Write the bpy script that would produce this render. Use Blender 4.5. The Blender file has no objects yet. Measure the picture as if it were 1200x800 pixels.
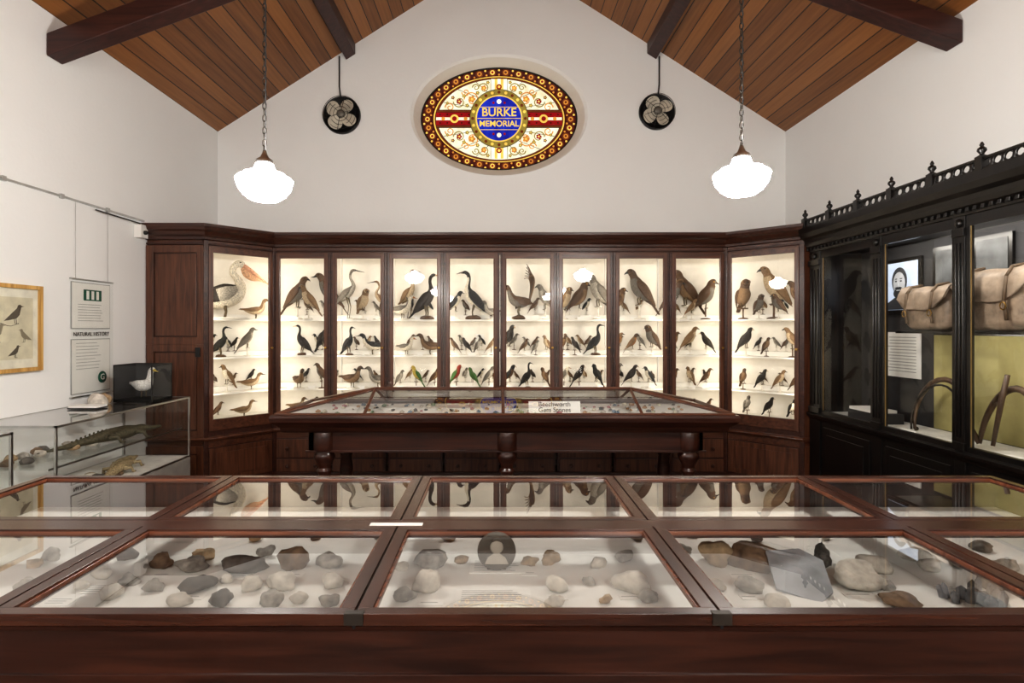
import bpy, bmesh, math, random
from mathutils import Vector, Matrix, noise
R = random.Random(7)
scene = bpy.context.scene
COL = scene.collection
F = 640.0
HC = 1.65

# ------------------------------------------------------------------ materials
MATS = {}
def newmat(name):
    m = bpy.data.materials.new(name); m.use_nodes = True
    nt = m.node_tree
    b = nt.nodes.get('Principled BSDF')
    MATS[name] = m
    return m, nt, b
def plain(name, col, rough=0.5, metal=0.0, coat=0.0, var=0.12, scale=12, bump=0.0, emit=None, es=0):
    if name in MATS: return MATS[name]
    m, nt, b = newmat(name)
    N = nt.nodes; L = nt.links
    tc = N.new('ShaderNodeTexCoord')
    nz = N.new('ShaderNodeTexNoise'); nz.inputs['Scale'].default_value = scale; nz.inputs['Detail'].default_value = 4
    L.new(tc.outputs['Object'], nz.inputs['Vector'])
    cr = N.new('ShaderNodeValToRGB')
    cr.color_ramp.elements[0].position = .3; cr.color_ramp.elements[1].position = .7
    cr.color_ramp.elements[0].color = tuple(c*(1-var) for c in col)+(1,)
    cr.color_ramp.elements[1].color = tuple(min(1, c*(1+var)) for c in col)+(1,)
    L.new(nz.outputs['Fac'], cr.inputs['Fac']); L.new(cr.outputs['Color'], b.inputs['Base Color'])
    b.inputs['Roughness'].default_value = rough; b.inputs['Metallic'].default_value = metal
    b.inputs['Coat Weight'].default_value = coat
    if bump:
        bp = N.new('ShaderNodeBump'); bp.inputs['Strength'].default_value = bump; bp.inputs['Distance'].default_value = .01
        L.new(nz.outputs['Fac'], bp.inputs['Height']); L.new(bp.outputs['Normal'], b.inputs['Normal'])
    if emit:
        b.inputs['Emission Color'].default_value = tuple(emit)+(1,); b.inputs['Emission Strength'].default_value = es
    return m
def wood(name, c1, c2, axis=0, rough=.3, coat=.3):
    if name in MATS: return MATS[name]
    m, nt, b = newmat(name); N = nt.nodes; L = nt.links
    tc = N.new('ShaderNodeTexCoord'); mp = N.new('ShaderNodeMapping')
    s = [22, 22, 22]; s[axis] = 1.6; mp.inputs['Scale'].default_value = s
    L.new(tc.outputs['Object'], mp.inputs['Vector'])
    nz = N.new('ShaderNodeTexNoise'); nz.inputs['Scale'].default_value = 1.5; nz.inputs['Detail'].default_value = 6; nz.inputs['Distortion'].default_value = .6
    L.new(mp.outputs[0], nz.inputs['Vector'])
    cr = N.new('ShaderNodeValToRGB'); cr.color_ramp.elements[0].position = .32; cr.color_ramp.elements[1].position = .7
    cr.color_ramp.elements[0].color = c1+(1,); cr.color_ramp.elements[1].color = c2+(1,)
    L.new(nz.outputs['Fac'], cr.inputs['Fac']); L.new(cr.outputs['Color'], b.inputs['Base Color'])
    b.inputs['Roughness'].default_value = rough; b.inputs['Coat Weight'].default_value = coat; b.inputs['Coat Roughness'].default_value = .15
    return m
def glassmat(name='clear_glass', tint=(.92,.93,.92), base=.10, gain=1.1, pw=3.4):
    m, nt, b = newmat(name); N = nt.nodes; L = nt.links
    N.remove(b); out = N['Material Output']
    lw = N.new('ShaderNodeLayerWeight'); lw.inputs['Blend'].default_value = .5
    p = N.new('ShaderNodeMath'); p.operation = 'POWER'; p.inputs[1].default_value = pw
    L.new(lw.outputs['Facing'], p.inputs[0])
    ma = N.new('ShaderNodeMath'); ma.operation = 'MULTIPLY_ADD'; ma.inputs[1].default_value = gain; ma.inputs[2].default_value = base; ma.use_clamp = True
    L.new(p.outputs[0], ma.inputs[0])
    tr = N.new('ShaderNodeBsdfTransparent'); tr.inputs[0].default_value = tint+(1,)
    gl = N.new('ShaderNodeBsdfGlossy'); gl.inputs['Roughness'].default_value = .0
    mx = N.new('ShaderNodeMixShader')
    L.new(ma.outputs[0], mx.inputs[0]); L.new(tr.outputs[0], mx.inputs[1]); L.new(gl.outputs[0], mx.inputs[2])
    L.new(mx.outputs[0], out.inputs['Surface'])
    return m
GLASS = glassmat()
GLASSD = glassmat('door_glass', (.97,.98,.97), base=.035, gain=.6, pw=5)
MAHOG = wood('dark_mahogany', (.015,.0045,.003), (.052,.016,.009), 0, .28, .3)
MAHOGY = wood('dark_mahogany_rail', (.022,.007,.0045), (.075,.025,.013), 1, .26, .4)
MAHOGT = wood('mahogany_top_rail', (.022,.007,.0045), (.075,.025,.013), 0, .26, .4)
BEAD = wood('red_mahogany_bead', (.09,.026,.012), (.22,.075,.035), 0, .25, .4)
CAB = wood('cabinet_mahogany', (.050,.017,.009), (.145,.055,.027), 2, .35, .25)
CABH = wood('cabinet_mahogany_rail', (.045,.015,.008), (.125,.045,.022), 0, .35, .25)
CABD = wood('cabinet_mahogany_dark', (.026,.008,.005), (.066,.022,.012), 0, .35, .25)
EBON = wood('ebonised_wood', (.004,.004,.004), (.010,.008,.007), 2, .3, .2)
BEAM = wood('stained_beam_timber', (.024,.0065,.0055), (.060,.018,.013), 0, .45, .1)
CREAM = plain('cream_lining', (.84,.80,.73), .8, var=.04)
WHITE = plain('white_paint', (.85,.84,.81), .6, var=.02)
PAPER = plain('white_card', (.86,.85,.82), .8, var=.02)
BED = plain('display_bed_cloth', (.82,.81,.78), .9, var=.05, scale=5)
BLACK = plain('black_paint', (.012,.012,.013), .4)
IRON = plain('aged_iron', (.035,.028,.022), .55, .4)
BRASS = plain('aged_brass', (.45,.28,.08), .35, 1.0)
CHROME = plain('aluminium_trim', (.55,.55,.54), .3, 1.0)
GOLDW = wood('gilt_oak_frame', (.45,.24,.06), (.75,.48,.16), 2, .35, .2)
INK = plain('printed_ink', (.03,.03,.03), .7)
DGREEN = plain('sign_green', (.01,.10,.06), .6)
GREYP = plain('print_grey',(.35,.35,.34),.8)

m, nt, b = newmat('wall_plaster'); PLASTER = m
b.inputs['Roughness'].default_value = .85
nz = nt.nodes.new('ShaderNodeTexNoise'); nz.inputs['Scale'].default_value = 2.2; nz.inputs['Detail'].default_value = 6
tc = nt.nodes.new('ShaderNodeTexCoord'); nt.links.new(tc.outputs['Object'], nz.inputs['Vector'])
cr = nt.nodes.new('ShaderNodeValToRGB'); cr.color_ramp.elements[0].color = (.86,.87,.865,1); cr.color_ramp.elements[1].color = (.90,.91,.905,1)
nt.links.new(nz.outputs['Fac'], cr.inputs['Fac']); nt.links.new(cr.outputs['Color'], b.inputs['Base Color'])
n2 = nt.nodes.new('ShaderNodeTexNoise'); n2.inputs['Scale'].default_value = 30; nt.links.new(tc.outputs['Object'], n2.inputs['Vector'])
bp = nt.nodes.new('ShaderNodeBump'); bp.inputs['Strength'].default_value = .12; bp.inputs['Distance'].default_value = .01
nt.links.new(n2.outputs['Fac'], bp.inputs['Height']); nt.links.new(bp.outputs['Normal'], b.inputs['Normal'])

def boards(name, c1, c2, freq, groove=.07, rough=.45):
    m, nt, b = newmat(name); N = nt.nodes; L = nt.links
    tc = N.new('ShaderNodeTexCoord'); sp = N.new('ShaderNodeSeparateXYZ'); L.new(tc.outputs['Object'], sp.inputs[0])
    mu = N.new('ShaderNodeMath'); mu.operation = 'MULTIPLY'; mu.inputs[1].default_value = freq; L.new(sp.outputs[0], mu.inputs[0])
    fr = N.new('ShaderNodeMath'); fr.operation = 'FRACT'; L.new(mu.outputs[0], fr.inputs[0])
    fl = N.new('ShaderNodeMath'); fl.operation = 'FLOOR'; L.new(mu.outputs[0], fl.inputs[0])
    wn = N.new('ShaderNodeTexWhiteNoise'); wn.noise_dimensions = '1D'; L.new(fl.outputs[0], wn.inputs['W'])
    mp = N.new('ShaderNodeMapping'); mp.inputs['Scale'].default_value = (30, 1.3, 30); L.new(tc.outputs['Object'], mp.inputs['Vector'])
    nz = N.new('ShaderNodeTexNoise'); nz.inputs['Scale'].default_value = 1.2; nz.inputs['Detail'].default_value = 5; L.new(mp.outputs[0], nz.inputs['Vector'])
    ad = N.new('ShaderNodeMath'); ad.operation = 'MULTIPLY_ADD'; ad.inputs[1].default_value = .5; L.new(wn.outputs['Value'], ad.inputs[0])
    m2 = N.new('ShaderNodeMath'); m2.operation = 'MULTIPLY'; m2.inputs[1].default_value = .7; L.new(nz.outputs['Fac'], m2.inputs[0]); L.new(m2.outputs[0], ad.inputs[2])
    cr = N.new('ShaderNodeValToRGB'); cr.color_ramp.elements[0].position = .15; cr.color_ramp.elements[1].position = .85
    cr.color_ramp.elements[0].color = c1+(1,); cr.color_ramp.elements[1].color = c2+(1,); L.new(ad.outputs[0], cr.inputs['Fac'])
    gt = N.new('ShaderNodeMath'); gt.operation = 'GREATER_THAN'; gt.inputs[1].default_value = groove; L.new(fr.outputs[0], gt.inputs[0])
    mx = N.new('ShaderNodeMix'); mx.data_type = 'RGBA'; mx.inputs[6].default_value = tuple(c*.18 for c in c1)+(1,)
    L.new(gt.outputs[0], mx.inputs[0]); L.new(cr.outputs['Color'], mx.inputs[7]); L.new(mx.outputs[2], b.inputs['Base Color'])
    bp = N.new('ShaderNodeBump'); bp.inputs['Strength'].default_value = .6; bp.inputs['Distance'].default_value = .01
    L.new(gt.outputs[0], bp.inputs['Height']); L.new(bp.outputs['Normal'], b.inputs['Normal'])
    b.inputs['Roughness'].default_value = rough; b.inputs['Coat Weight'].default_value = .1
    return m
CEILB = boards('ceiling_lining_boards', (.125,.045,.013), (.34,.140,.040), 8.0)
FLOORB = boards('floor_boards', (.06,.025,.012), (.14,.06,.03), 7.5)

# ------------------------------------------------------------------ mesh builder
class MB:
    def __init__(s):
        s.v=[]; s.f=[]; s.m=[]; s.s=[]; s.mats=[]; s.M=Matrix.Identity(4)
    def mi(s, mat):
        if mat not in s.mats: s.mats.append(mat)
        return s.mats.index(mat)
    def add(s, vs, fs, mat, smooth=False):
        o = len(s.v); k = s.mi(mat) if not isinstance(mat, list) else None
        s.v += [tuple(s.M @ Vector(p)) for p in vs]
        for i, f in enumerate(fs):
            s.f.append([o+a for a in f]); s.m.append(k if k is not None else s.mi(mat[i])); s.s.append(smooth)
    def box(s, x0,x1,y0,y1,z0,z1, mat):
        vs=[(x,y,z) for z in (z0,z1) for y in (y0,y1) for x in (x0,x1)]
        s.add(vs, [(0,2,3,1),(4,5,7,6),(0,1,5,4),(2,6,7,3),(0,4,6,2),(1,3,7,5)], mat)
    def quad(s, a,b,c,d, mat): s.add([a,b,c,d], [(0,1,2,3)], mat)
    def prism(s, poly, z0, z1, mat):
        n=len(poly); vs=[(p[0],p[1],z0) for p in poly]+[(p[0],p[1],z1) for p in poly]
        s.add(vs, [tuple(range(n))[::-1], tuple(range(n,2*n))]+[(i,(i+1)%n,n+(i+1)%n,n+i) for i in range(n)], mat)
    def lathe(s, prof, c, mat, seg=20, axis='z', smooth=True):
        vs=[]; fs=[]
        for r,h in prof:
            for k in range(seg):
                a=2*math.pi*k/seg; x=r*math.cos(a); y=r*math.sin(a)
                p = (x,y,h) if axis=='z' else ((x,h,y) if axis=='y' else (h,x,y))
                vs.append((p[0]+c[0],p[1]+c[1],p[2]+c[2]))
        n=len(prof)
        for i in range(n-1):
            for k in range(seg):
                fs.append((i*seg+k, i*seg+(k+1)%seg, (i+1)*seg+(k+1)%seg, (i+1)*seg+k))
        fs.append(tuple(range(seg))[::-1]); fs.append(tuple((n-1)*seg+k for k in range(seg)))
        s.add(vs, fs, mat, smooth)
    def tube(s, pts, rad, mat, seg=8, closed=False):
        pts=[Vector(p) for p in pts]; n=len(pts)
        if not hasattr(rad,'__len__'): rad=[rad]*n
        vs=[]; fs=[]; up=Vector((.13,.31,.94)).normalized()
        for i in range(n):
            a = pts[i-1] if (i>0 or closed) else pts[0]; b2 = pts[(i+1)%n] if (i<n-1 or closed) else pts[-1]
            t=(b2-a)
            if t.length<1e-9: t=Vector((0,0,1))
            t.normalize()
            u=t.cross(up)
            if u.length<.05: u=t.cross(Vector((1,0,0)))
            u.normalize(); w=u.cross(t)
            for k in range(seg):
                an=2*math.pi*k/seg; vs.append(tuple(pts[i]+rad[i]*(math.cos(an)*u+math.sin(an)*w)))
        for i in range(n if closed else n-1):
            j=(i+1)%n
            for k in range(seg): fs.append((i*seg+k,i*seg+(k+1)%seg,j*seg+(k+1)%seg,j*seg+k))
        if not closed:
            fs.append(tuple(range(seg))[::-1]); fs.append(tuple((n-1)*seg+k for k in range(seg)))
        s.add(vs, fs, mat, True)
    def ball(s, c, r, mat, seg=14, e=1.0):
        if not hasattr(r,'__len__'): r=(r,r,r)
        vs=[]; fs=[]; n=seg//2+1
        sg=lambda v: math.copysign(abs(v)**e, v)
        for i in range(1,n):
            ph=-math.pi/2+math.pi*i/n
            for k in range(seg):
                a=2*math.pi*k/seg
                vs.append((c[0]+r[0]*sg(math.cos(ph))*sg(math.cos(a)), c[1]+r[1]*sg(math.cos(ph))*sg(math.sin(a)), c[2]+r[2]*sg(math.sin(ph))))
        for i in range(n-2):
            for k in range(seg): fs.append((i*seg+k,i*seg+(k+1)%seg,(i+1)*seg+(k+1)%seg,(i+1)*seg+k))
        b0=len(vs); vs.append((c[0],c[1],c[2]-r[2])); vs.append((c[0],c[1],c[2]+r[2]))
        for k in range(seg):
            fs.append((b0,(k+1)%seg,k)); fs.append((b0+1,(n-2)*seg+k,(n-2)*seg+(k+1)%seg))
        s.add(vs, fs, mat, True)
    def sweep(s, line, prof, mat, caps=True):
        L=[Vector(p) for p in line]; n=len(L); vs=[]; fs=[]; m=len(prof)
        for i in range(n):
            ds=[]
            if i>0: ds.append((L[i]-L[i-1]).normalized())
            if i<n-1: ds.append((L[i+1]-L[i]).normalized())
            ns=[Vector((d.y,-d.x)) for d in ds]
            if len(ns)==2:
                nn=(ns[0]+ns[1]).normalized(); nn/=max(.2,nn.dot(ns[0]))
            else: nn=ns[0]
            for o,z in prof: vs.append((L[i].x+nn.x*o, L[i].y+nn.y*o, z))
        for i in range(n-1):
            for k in range(m): fs.append((i*m+k,i*m+(k+1)%m,(i+1)*m+(k+1)%m,(i+1)*m+k))
        if caps: fs.append(tuple(range(m))); fs.append(tuple((n-1)*m+k for k in range(m))[::-1])
        s.add(vs, fs, mat)
    def loft(s, st, seg, mf, y0=0.0, sub=3):
        st=[tuple(a)+((0.0,) if len(a)==4 else ()) for a in st]
        P=[]; T=[]
        n=len(st)
        for i in range(n-1):
            p0=st[max(0,i-1)];p1=st[i];p2=st[i+1];p3=st[min(n-1,i+2)]
            for q in range(sub):
                t=q/sub
                P.append([.5*((2*p1[k])+(-p0[k]+p2[k])*t+(2*p0[k]-5*p1[k]+4*p2[k]-p3[k])*t*t+(-p0[k]+3*p1[k]-3*p2[k]+p3[k])*t**3) for k in range(5)]); T.append(i+t)
        P.append(list(st[-1])); T.append(n-1)
        vs=[]; fs=[]; ms=[]
        N=len(P)
        for i in range(N):
            a=P[max(0,i-1)]; b2=P[min(N-1,i+1)]
            tx,tz=b2[0]-a[0], b2[1]-a[1]; l=math.hypot(tx,tz) or 1; nx,nz_=-tz/l, tx/l
            w=max(.003,P[i][2]); h=max(.003,P[i][3])
            for k in range(seg):
                an=2*math.pi*k/seg
                vs.append((P[i][0]+nx*h*math.sin(an), y0+P[i][4]+w*math.cos(an), P[i][1]+nz_*h*math.sin(an)))
        for i in range(N-1):
            for k in range(seg):
                fs.append((i*seg+k,i*seg+(k+1)%seg,(i+1)*seg+(k+1)%seg,(i+1)*seg+k))
                ms.append(mf(T[i], math.sin(2*math.pi*(k+.5)/seg)))
        fs.append(tuple(range(seg))[::-1]); ms.append(mf(0,1)); fs.append(tuple((N-1)*seg+k for k in range(seg))); ms.append(mf(n-1,1))
        s.add(vs, fs, ms, True)
    def rock(s, c, r, mat, sq=1.0, seed=0, rot=0, ang=.5, sub=3):
        bm=bmesh.new(); bmesh.ops.create_icosphere(bm, subdivisions=sub, radius=1)
        vs=[]; cr_,sr=math.cos(rot),math.sin(rot)
        for v in bm.verts:
            d=v.co.normalized()
            k=1+ang*.7*(noise.noise(d*1.0+Vector((seed*3.1,seed,0))))+.22*ang*noise.noise(d*3.5+Vector((seed,0,seed*2.)))
            p=Vector((d.x*r[0]*k, d.y*r[1]*k, max(-.6*r[2], d.z*r[2]*k)))
            vs.append((c[0]+p.x*cr_-p.y*sr, c[1]+p.x*sr+p.y*cr_, c[2]+p.z+.6*r[2]))
        fs=[tuple(v.index for v in f.verts) for f in bm.faces]; bm.free()
        s.add(vs, fs, mat, sub>2)
    def obj(s, name, bevel=0, parent=None, loc=None, rotz=0, scale=1):
        me=bpy.data.meshes.new(name); me.from_pydata(s.v, [], s.f)
        for mt in s.mats: me.materials.append(mt)
        me.polygons.foreach_set('material_index', s.m); me.polygons.foreach_set('use_smooth', s.s)
        bm=bmesh.new(); bm.from_mesh(me); bmesh.ops.recalc_face_normals(bm, faces=bm.faces); bm.to_mesh(me); bm.free()
        me.update()
        o=bpy.data.objects.new(name, me); COL.objects.link(o)
        if bevel:
            bv=o.modifiers.new('bevel','BEVEL'); bv.width=bevel; bv.segments=2; bv.limit_method='ANGLE'; bv.angle_limit=math.radians(50)
        if parent: o.parent=parent
        if loc: o.location=loc
        o.rotation_euler[2]=rotz; o.scale=(scale,)*3
        return o
def text(body, loc, rot, size, mat, parent, name, ext=.001, align='CENTER'):
    cu=bpy.data.curves.new(name,'FONT'); cu.body=body; cu.size=size; cu.extrude=ext; cu.align_x=align; cu.align_y='CENTER'
    cu.materials.append(mat); o=bpy.data.objects.new(name,cu); COL.objects.link(o)
    o.location=loc; o.rotation_euler=[math.radians(a) for a in rot]; o.parent=parent
    return o
def area(name, loc, d, sx, sy, power, col, parent=None):
    l=bpy.data.lights.new(name,'AREA'); l.shape='RECTANGLE'; l.size=sx; l.size_y=sy; l.energy=power; l.color=col
    o=bpy.data.objects.new(name,l); COL.objects.link(o); o.location=loc
    o.rotation_euler=Vector(d).to_track_quat('-Z','Y').to_euler()
    if parent: o.parent=parent
    return o

# ------------------------------------------------------------------ room shell
XL,XR,YB,YF=-3.37,3.49,6.6,-4.0
EAVE,APX,APZ=4.03,.06,6.22
def ceil_z(x): return EAVE+(APZ-EAVE)*(1-abs(x-APX)/3.43)
mb=MB(); mb.box(XL-.2,XR+.2,YF-.2,YB+.4,-.1,0,FLOORB); mb.obj('floor')
mb=MB(); mb.box(XL-.2,XL,YF,YB,0,EAVE+.1,PLASTER); mb.obj('wall_left')
mb=MB(); mb.box(XR,XR+.2,YF,YB,0,EAVE+.1,PLASTER); mb.obj('wall_right')
mb=MB(); ex,ez=.03,4.235; A1,B1=1.075,.735; wx,wz=.03,4.285; A2,B2=.985,.645; YW=6.86
gp=[(XL,0),(XR,0),(XR,EAVE+.1),(APX,APZ+.1),(XL,EAVE+.1)]
angs=[2*math.pi*k/96 for k in range(96)]+[math.atan2(p[1]-ez,p[0]-ex)%(2*math.pi) for p in gp]
angs=sorted(set(round(a,6) for a in angs))
def ray(a):
    d=(math.cos(a),math.sin(a)); best=1e9
    for i in range(5):
        p,q=gp[i],gp[(i+1)%5]; ex_,ez_=q[0]-p[0],q[1]-p[1]; den=d[0]*ez_-d[1]*ex_
        if abs(den)<1e-9: continue
        t=((p[0]-ex)*ez_-(p[1]-ez)*ex_)/den; u=((p[0]-ex)*d[1]-(p[1]-ez)*d[0])/den
        if t>0 and -1e-4<=u<=1+1e-4: best=min(best,t)
    return (ex+d[0]*best, ez+d[1]*best)
n=len(angs); vs=[]
for a in angs:
    o=ray(a); k=1/math.sqrt((math.cos(a)/A1)**2+(math.sin(a)/B1)**2)
    c1=(ex+k*math.cos(a),ez+k*math.sin(a)); k2=1/math.sqrt((math.cos(a)/A2)**2+(math.sin(a)/B2)**2)
    c2=(wx+k2*math.cos(a),wz+k2*math.sin(a))
    c15=(c1[0]*.97+ex*.03, c1[1]*.97+ez*.03)
    vs+=[(o[0],YB,o[1]),(c1[0],YB,c1[1]),(c15[0],YB+.035,c15[1]),(c2[0],YW,c2[1]),(c2[0],YW+.12,c2[1]),(o[0],YW+.12,o[1])]
fs=[]
for i in range(n):
    j=(i+1)%n
    for q in range(6): fs.append((i*6+q,j*6+q,j*6+(q+1)%6,i*6+(q+1)%6))
mb.add(vs,fs,PLASTER); mb.obj('wall_back')
mb=MB()
vs=[(p[0],YF,p[1]) for p in gp]+[(p[0],YF-.2,p[1]) for p in gp]
mb.add(vs,[(0,1,2,3,4),(9,8,7,6,5)]+[(i,(i+1)%5,5+(i+1)%5,5+i) for i in range(5)],PLASTER); mb.obj('wall_front')
mb=MB()
for xe in (XL,XR):
    vs=[]
    for dz in (0,.12):
        for y in (YF,YB): vs+=[(xe,y,EAVE+dz),(APX,y,APZ+dz)]
    mb.add(vs,[(0,1,3,2),(4,6,7,5),(0,2,6,4),(1,5,7,3),(0,4,5,1),(2,3,7,6)],CEILB)
mb.obj('ceiling')
for i,x in enumerate((-1.76,1.87)):
    mb=MB(); z=ceil_z(x); s_=.64*(1 if x<0 else -1)
    w=.11; h=.13
    pts=[(x-w/2,z-w/2*s_),(x+w/2,z+w/2*s_),(x+w/2,z+w/2*s_-h),(x-w/2,z-w/2*s_-h)]
    vs=[(p[0],YF+.01,p[1]-.003) for p in pts]+[(p[0],YB-.01,p[1]-.003) for p in pts]
    mb.add(vs,[(0,1,2,3),(7,6,5,4)]+[(k,(k+1)%4,4+(k+1)%4,4+k) for k in range(4)],BEAM)
    mb.obj('purlin_beam',.006)
def truss(y0):
    mb=MB()
    for sgn in (1,-1):
        xw = XL+.005 if sgn==1 else XR-.005
        zc=3.775 if sgn==1 else 3.875
        x2 = APX+sgn*1.2; z2=zc+.37*abs(x2-xw)
        th=.085; yy=y0
        vs=[(xw,yy,zc-th),(x2,yy,z2-th),(x2,yy,z2+th),(xw,yy,zc+th),(xw,yy+.15,zc-th),(x2,yy+.15,z2-th),(x2,yy+.15,z2+th),(xw,yy+.15,zc+th)]
        mb.add(vs,[(0,1,2,3),(7,6,5,4),(0,4,5,1),(1,5,6,2),(2,6,7,3),(3,7,4,0)],BEAM)
    mb.obj('roof_truss',.008)
truss(4.08)

# ------------------------------------------------------------------ stained glass window
def emis(name, col, s=1.0, mix=None):
    if name in MATS: return MATS[name]
    m,nt,b=newmat(name); N=nt.nodes; L=nt.links
    b.inputs['Base Color'].default_value=tuple(c*.10 for c in col)+(1,); b.inputs['Roughness'].default_value=.25
    tc=N.new('ShaderNodeTexCoord'); nz=N.new('ShaderNodeTexNoise'); nz.inputs['Scale'].default_value=9; L.new(tc.outputs['Object'],nz.inputs['Vector'])
    cr=N.new('ShaderNodeValToRGB'); cr.color_ramp.elements[0].position=.3; cr.color_ramp.elements[1].position=.7
    cr.color_ramp.elements[0].color=tuple(c*.8 for c in col)+(1,); cr.color_ramp.elements[1].color=tuple(min(1,c*1.1) for c in (mix or col))+(1,)
    L.new(nz.outputs['Fac'],cr.inputs['Fac']); L.new(cr.outputs['Color'],b.inputs['Emission Color']); b.inputs['Emission Strength'].default_value=s
    return m
SG=dict(cream=emis('glass_cream',(1,.84,.52),1.0,(1,.93,.74)), amber=emis('glass_amber',(.70,.24,.04),.85,(.85,.36,.06)), gold=emis('glass_gold',(1,.62,.12),1.0),
  red=emis('glass_red',(.34,.006,.010),.85), maroon=emis('glass_maroon',(.08,.008,.006),.75), blue=emis('glass_blue',(.012,.02,.42),.75,(.02,.05,.60)),
  green=emis('glass_green',(.08,.18,.03),.7), olive=emis('glass_olive',(.42,.30,.06),.7), pink=emis('glass_pale',(1,.90,.68),1.2), brown=emis('glass_brown',(.20,.045,.012),.75))
LEAD=plain('lead_came',(.02,.018,.016),.5,.3)
mb=MB()
def eplate(f0,f1,y,mat,cx=wx,cz=wz,a=A2,b_=B2,seg=72,b0=0,b1=2*math.pi):
    vs=[];fs=[]
    for k in range(seg+1):
        t=b0+(b1-b0)*k/seg
        for f in (f0,f1): vs.append((cx+a*f*math.cos(t),y,cz+b_*f*math.sin(t)))
    for k in range(seg): fs.append((2*k,2*k+1,2*k+3,2*k+2))
    mb.add(vs,fs,mat)
def rect(x0,x1,z0,z1,y,mat): mb.quad((wx+x0,y,wz+z0),(wx+x1,y,wz+z0),(wx+x1,y,wz+z1),(wx+x0,y,wz+z1),mat)
def disc(x,z,r,y,mat,seg=16,rz=None): eplate(.02,1,y,mat,wx+x,wz+z,r,rz or r,seg)
y=YW+.02
eplate(.0,1.0,y+.004,LEAD)
eplate(.84,.985,y,SG['maroon'])
nO=34
for k in range(nO):
    t=2*math.pi*k/nO; cx_,cz_=A2*.915*math.cos(t),B2*.915*math.sin(t)
    disc(cx_,cz_,.048,y-.003,SG['brown'],12); disc(cx_,cz_,.030,y-.006,SG['gold' if k%2 else 'amber'],12); disc(cx_,cz_,.016,y-.009,SG['red' if k%2 else 'brown'],10)
    t2=t+math.pi/nO; disc(A2*.96*math.cos(t2),B2*.96*math.sin(t2),.014,y-.003,SG['gold'],8); disc(A2*.872*math.cos(t2),B2*.872*math.sin(t2),.013,y-.003,SG['amber'],8)
eplate(.822,.838,y-.003,SG['gold']); eplate(.79,.818,y,SG['brown']); eplate(.0,.785,y,SG['cream'])
def curl(cx_,cz_,r,turn,mat,w=.010,sx=1,sz=1,y_=y-.004):
    pts=[]
    for q in range(26):
        t=q/25; a=turn*t*1.35*2*math.pi; rr=r*(1-.82*t)
        pts.append((wx+sx*(cx_+rr*math.cos(a)),y_,wz+sz*(cz_+rr*math.sin(a))))
    mb.tube(pts,[w*(1-.4*q/25) for q in range(26)],mat,5)
for sx in (1,-1):
    for sz in (1,-1):
        for (cx_,cz_,r,tn,mt) in ((.34,.25,.10,1,'amber'),(.50,.22,.075,-1,'olive'),(.19,.39,.07,1,'olive'),(.62,.15,.06,1,'amber'),(.42,.34,.05,-1,'amber'),(.29,.40,.045,1,'olive')):
            curl(cx_,cz_,r,tn,SG[mt],.008,sx,sz)
        for (cx_,cz_,r,mt) in ((.34,.25,.035,'amber'),(.50,.22,.028,'red'),(.19,.39,.028,'amber'),(.44,.29,.02,'olive'),(.27,.33,.02,'olive'),(.58,.27,.018,'brown'),(.40,.17,.02,'olive'),(.65,.20,.016,'olive'),(.14,.46,.018,'olive')):
            for p in range(5):
                a=p*2*math.pi/5; disc(sx*cx_+r*.8*math.cos(a),sz*cz_+r*.8*math.sin(a),r*.5,y-.012,SG[mt],8)
            disc(sx*cx_,sz*cz_,r*.45,y-.015,SG['gold'],8)
        for a in (25,48,68):
            ca,sa=math.cos(math.radians(a)),math.sin(math.radians(a)); 
            mb.tube([(wx+sx*.36*ca,y-.002,wz+sz*.36*sa),(wx+sx*.78*A2*ca,y-.002,wz+sz*.78*B2*sa)],.004,LEAD,4)
for sx in (1,-1):
    x0,x1=(.33,.79) if sx==1 else (-.79,-.33)
    rect(x0,x1,-.115,.115,y-.018,LEAD); rect(x0,x1,-.108,-.085,y-.020,SG['brown']); rect(x0,x1,.085,.108,y-.020,SG['brown'])
    rect(x0,x1,-.08,.08,y-.020,SG['red']); rect(x0,x1,-.018,.018,y-.022,SG['cream'])
    xm=(x0+x1)/2; disc(xm,0,.055,y-.024,SG['gold'],12); disc(xm,0,.03,y-.026,SG['red'],12)
    for q in (-.14,.14): disc(xm+q,.0,.024,y-.024,SG['amber'],10)
    for q in range(5): disc(x0+.05+q*.09,.052,.012,y-.022,SG['maroon'],6); disc(x0+.05+q*.09,-.052,.012,y-.022,SG['maroon'],6)
for sz in (1,-1):
    z0,z1=(.3,.500) if sz==1 else (-.500,-.3)
    rect(-.105,.105,z0,z1,y-.018,LEAD); rect(-.10,.10,z0,z1,y-.019,SG['pink']); rect(-.055,.055,z0,z1,y-.020,SG['gold']); rect(-.02,.02,z0,z1,y-.022,SG['pink'])
    disc(0,sz*.40,.035,y-.024,SG['red'],12); disc(0,sz*.40,.018,y-.026,SG['gold'],12)
disc(0,0,.37,y-.028,LEAD,48); eplate(.80,.98,y-.030,SG['olive'],wx,wz,.37,.37,48)
for k in range(24):
    t=2*math.pi*k/24; disc(.33*math.cos(t),.33*math.sin(t),.020,y-.032,SG['gold' if k%2 else 'brown'],8)
disc(0,0,.295,y-.031,SG['gold'],48); disc(0,0,.278,y-.033,SG['blue'],48)
rect(-.272,.272,-.004,.004,y-.035,SG['gold']); rect(-.235,.235,-.145,-.138,y-.035,SG['gold']); rect(-.235,.235,.138,.145,y-.035,SG['gold'])
for q in (-1,1): disc(0,q*.21,.03,y-.036,SG['pink'],8); disc(.07,q*.195,.016,y-.036,SG['red'],8); disc(-.07,q*.195,.016,y-.036,SG['red'],8)
mb.tube([(wx+A2*.992*math.cos(2*math.pi*k/80),y-.01,wz+B2*.992*math.sin(2*math.pi*k/80)) for k in range(80)],.012,LEAD,6,True)
win=mb.obj('window_1')
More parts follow.
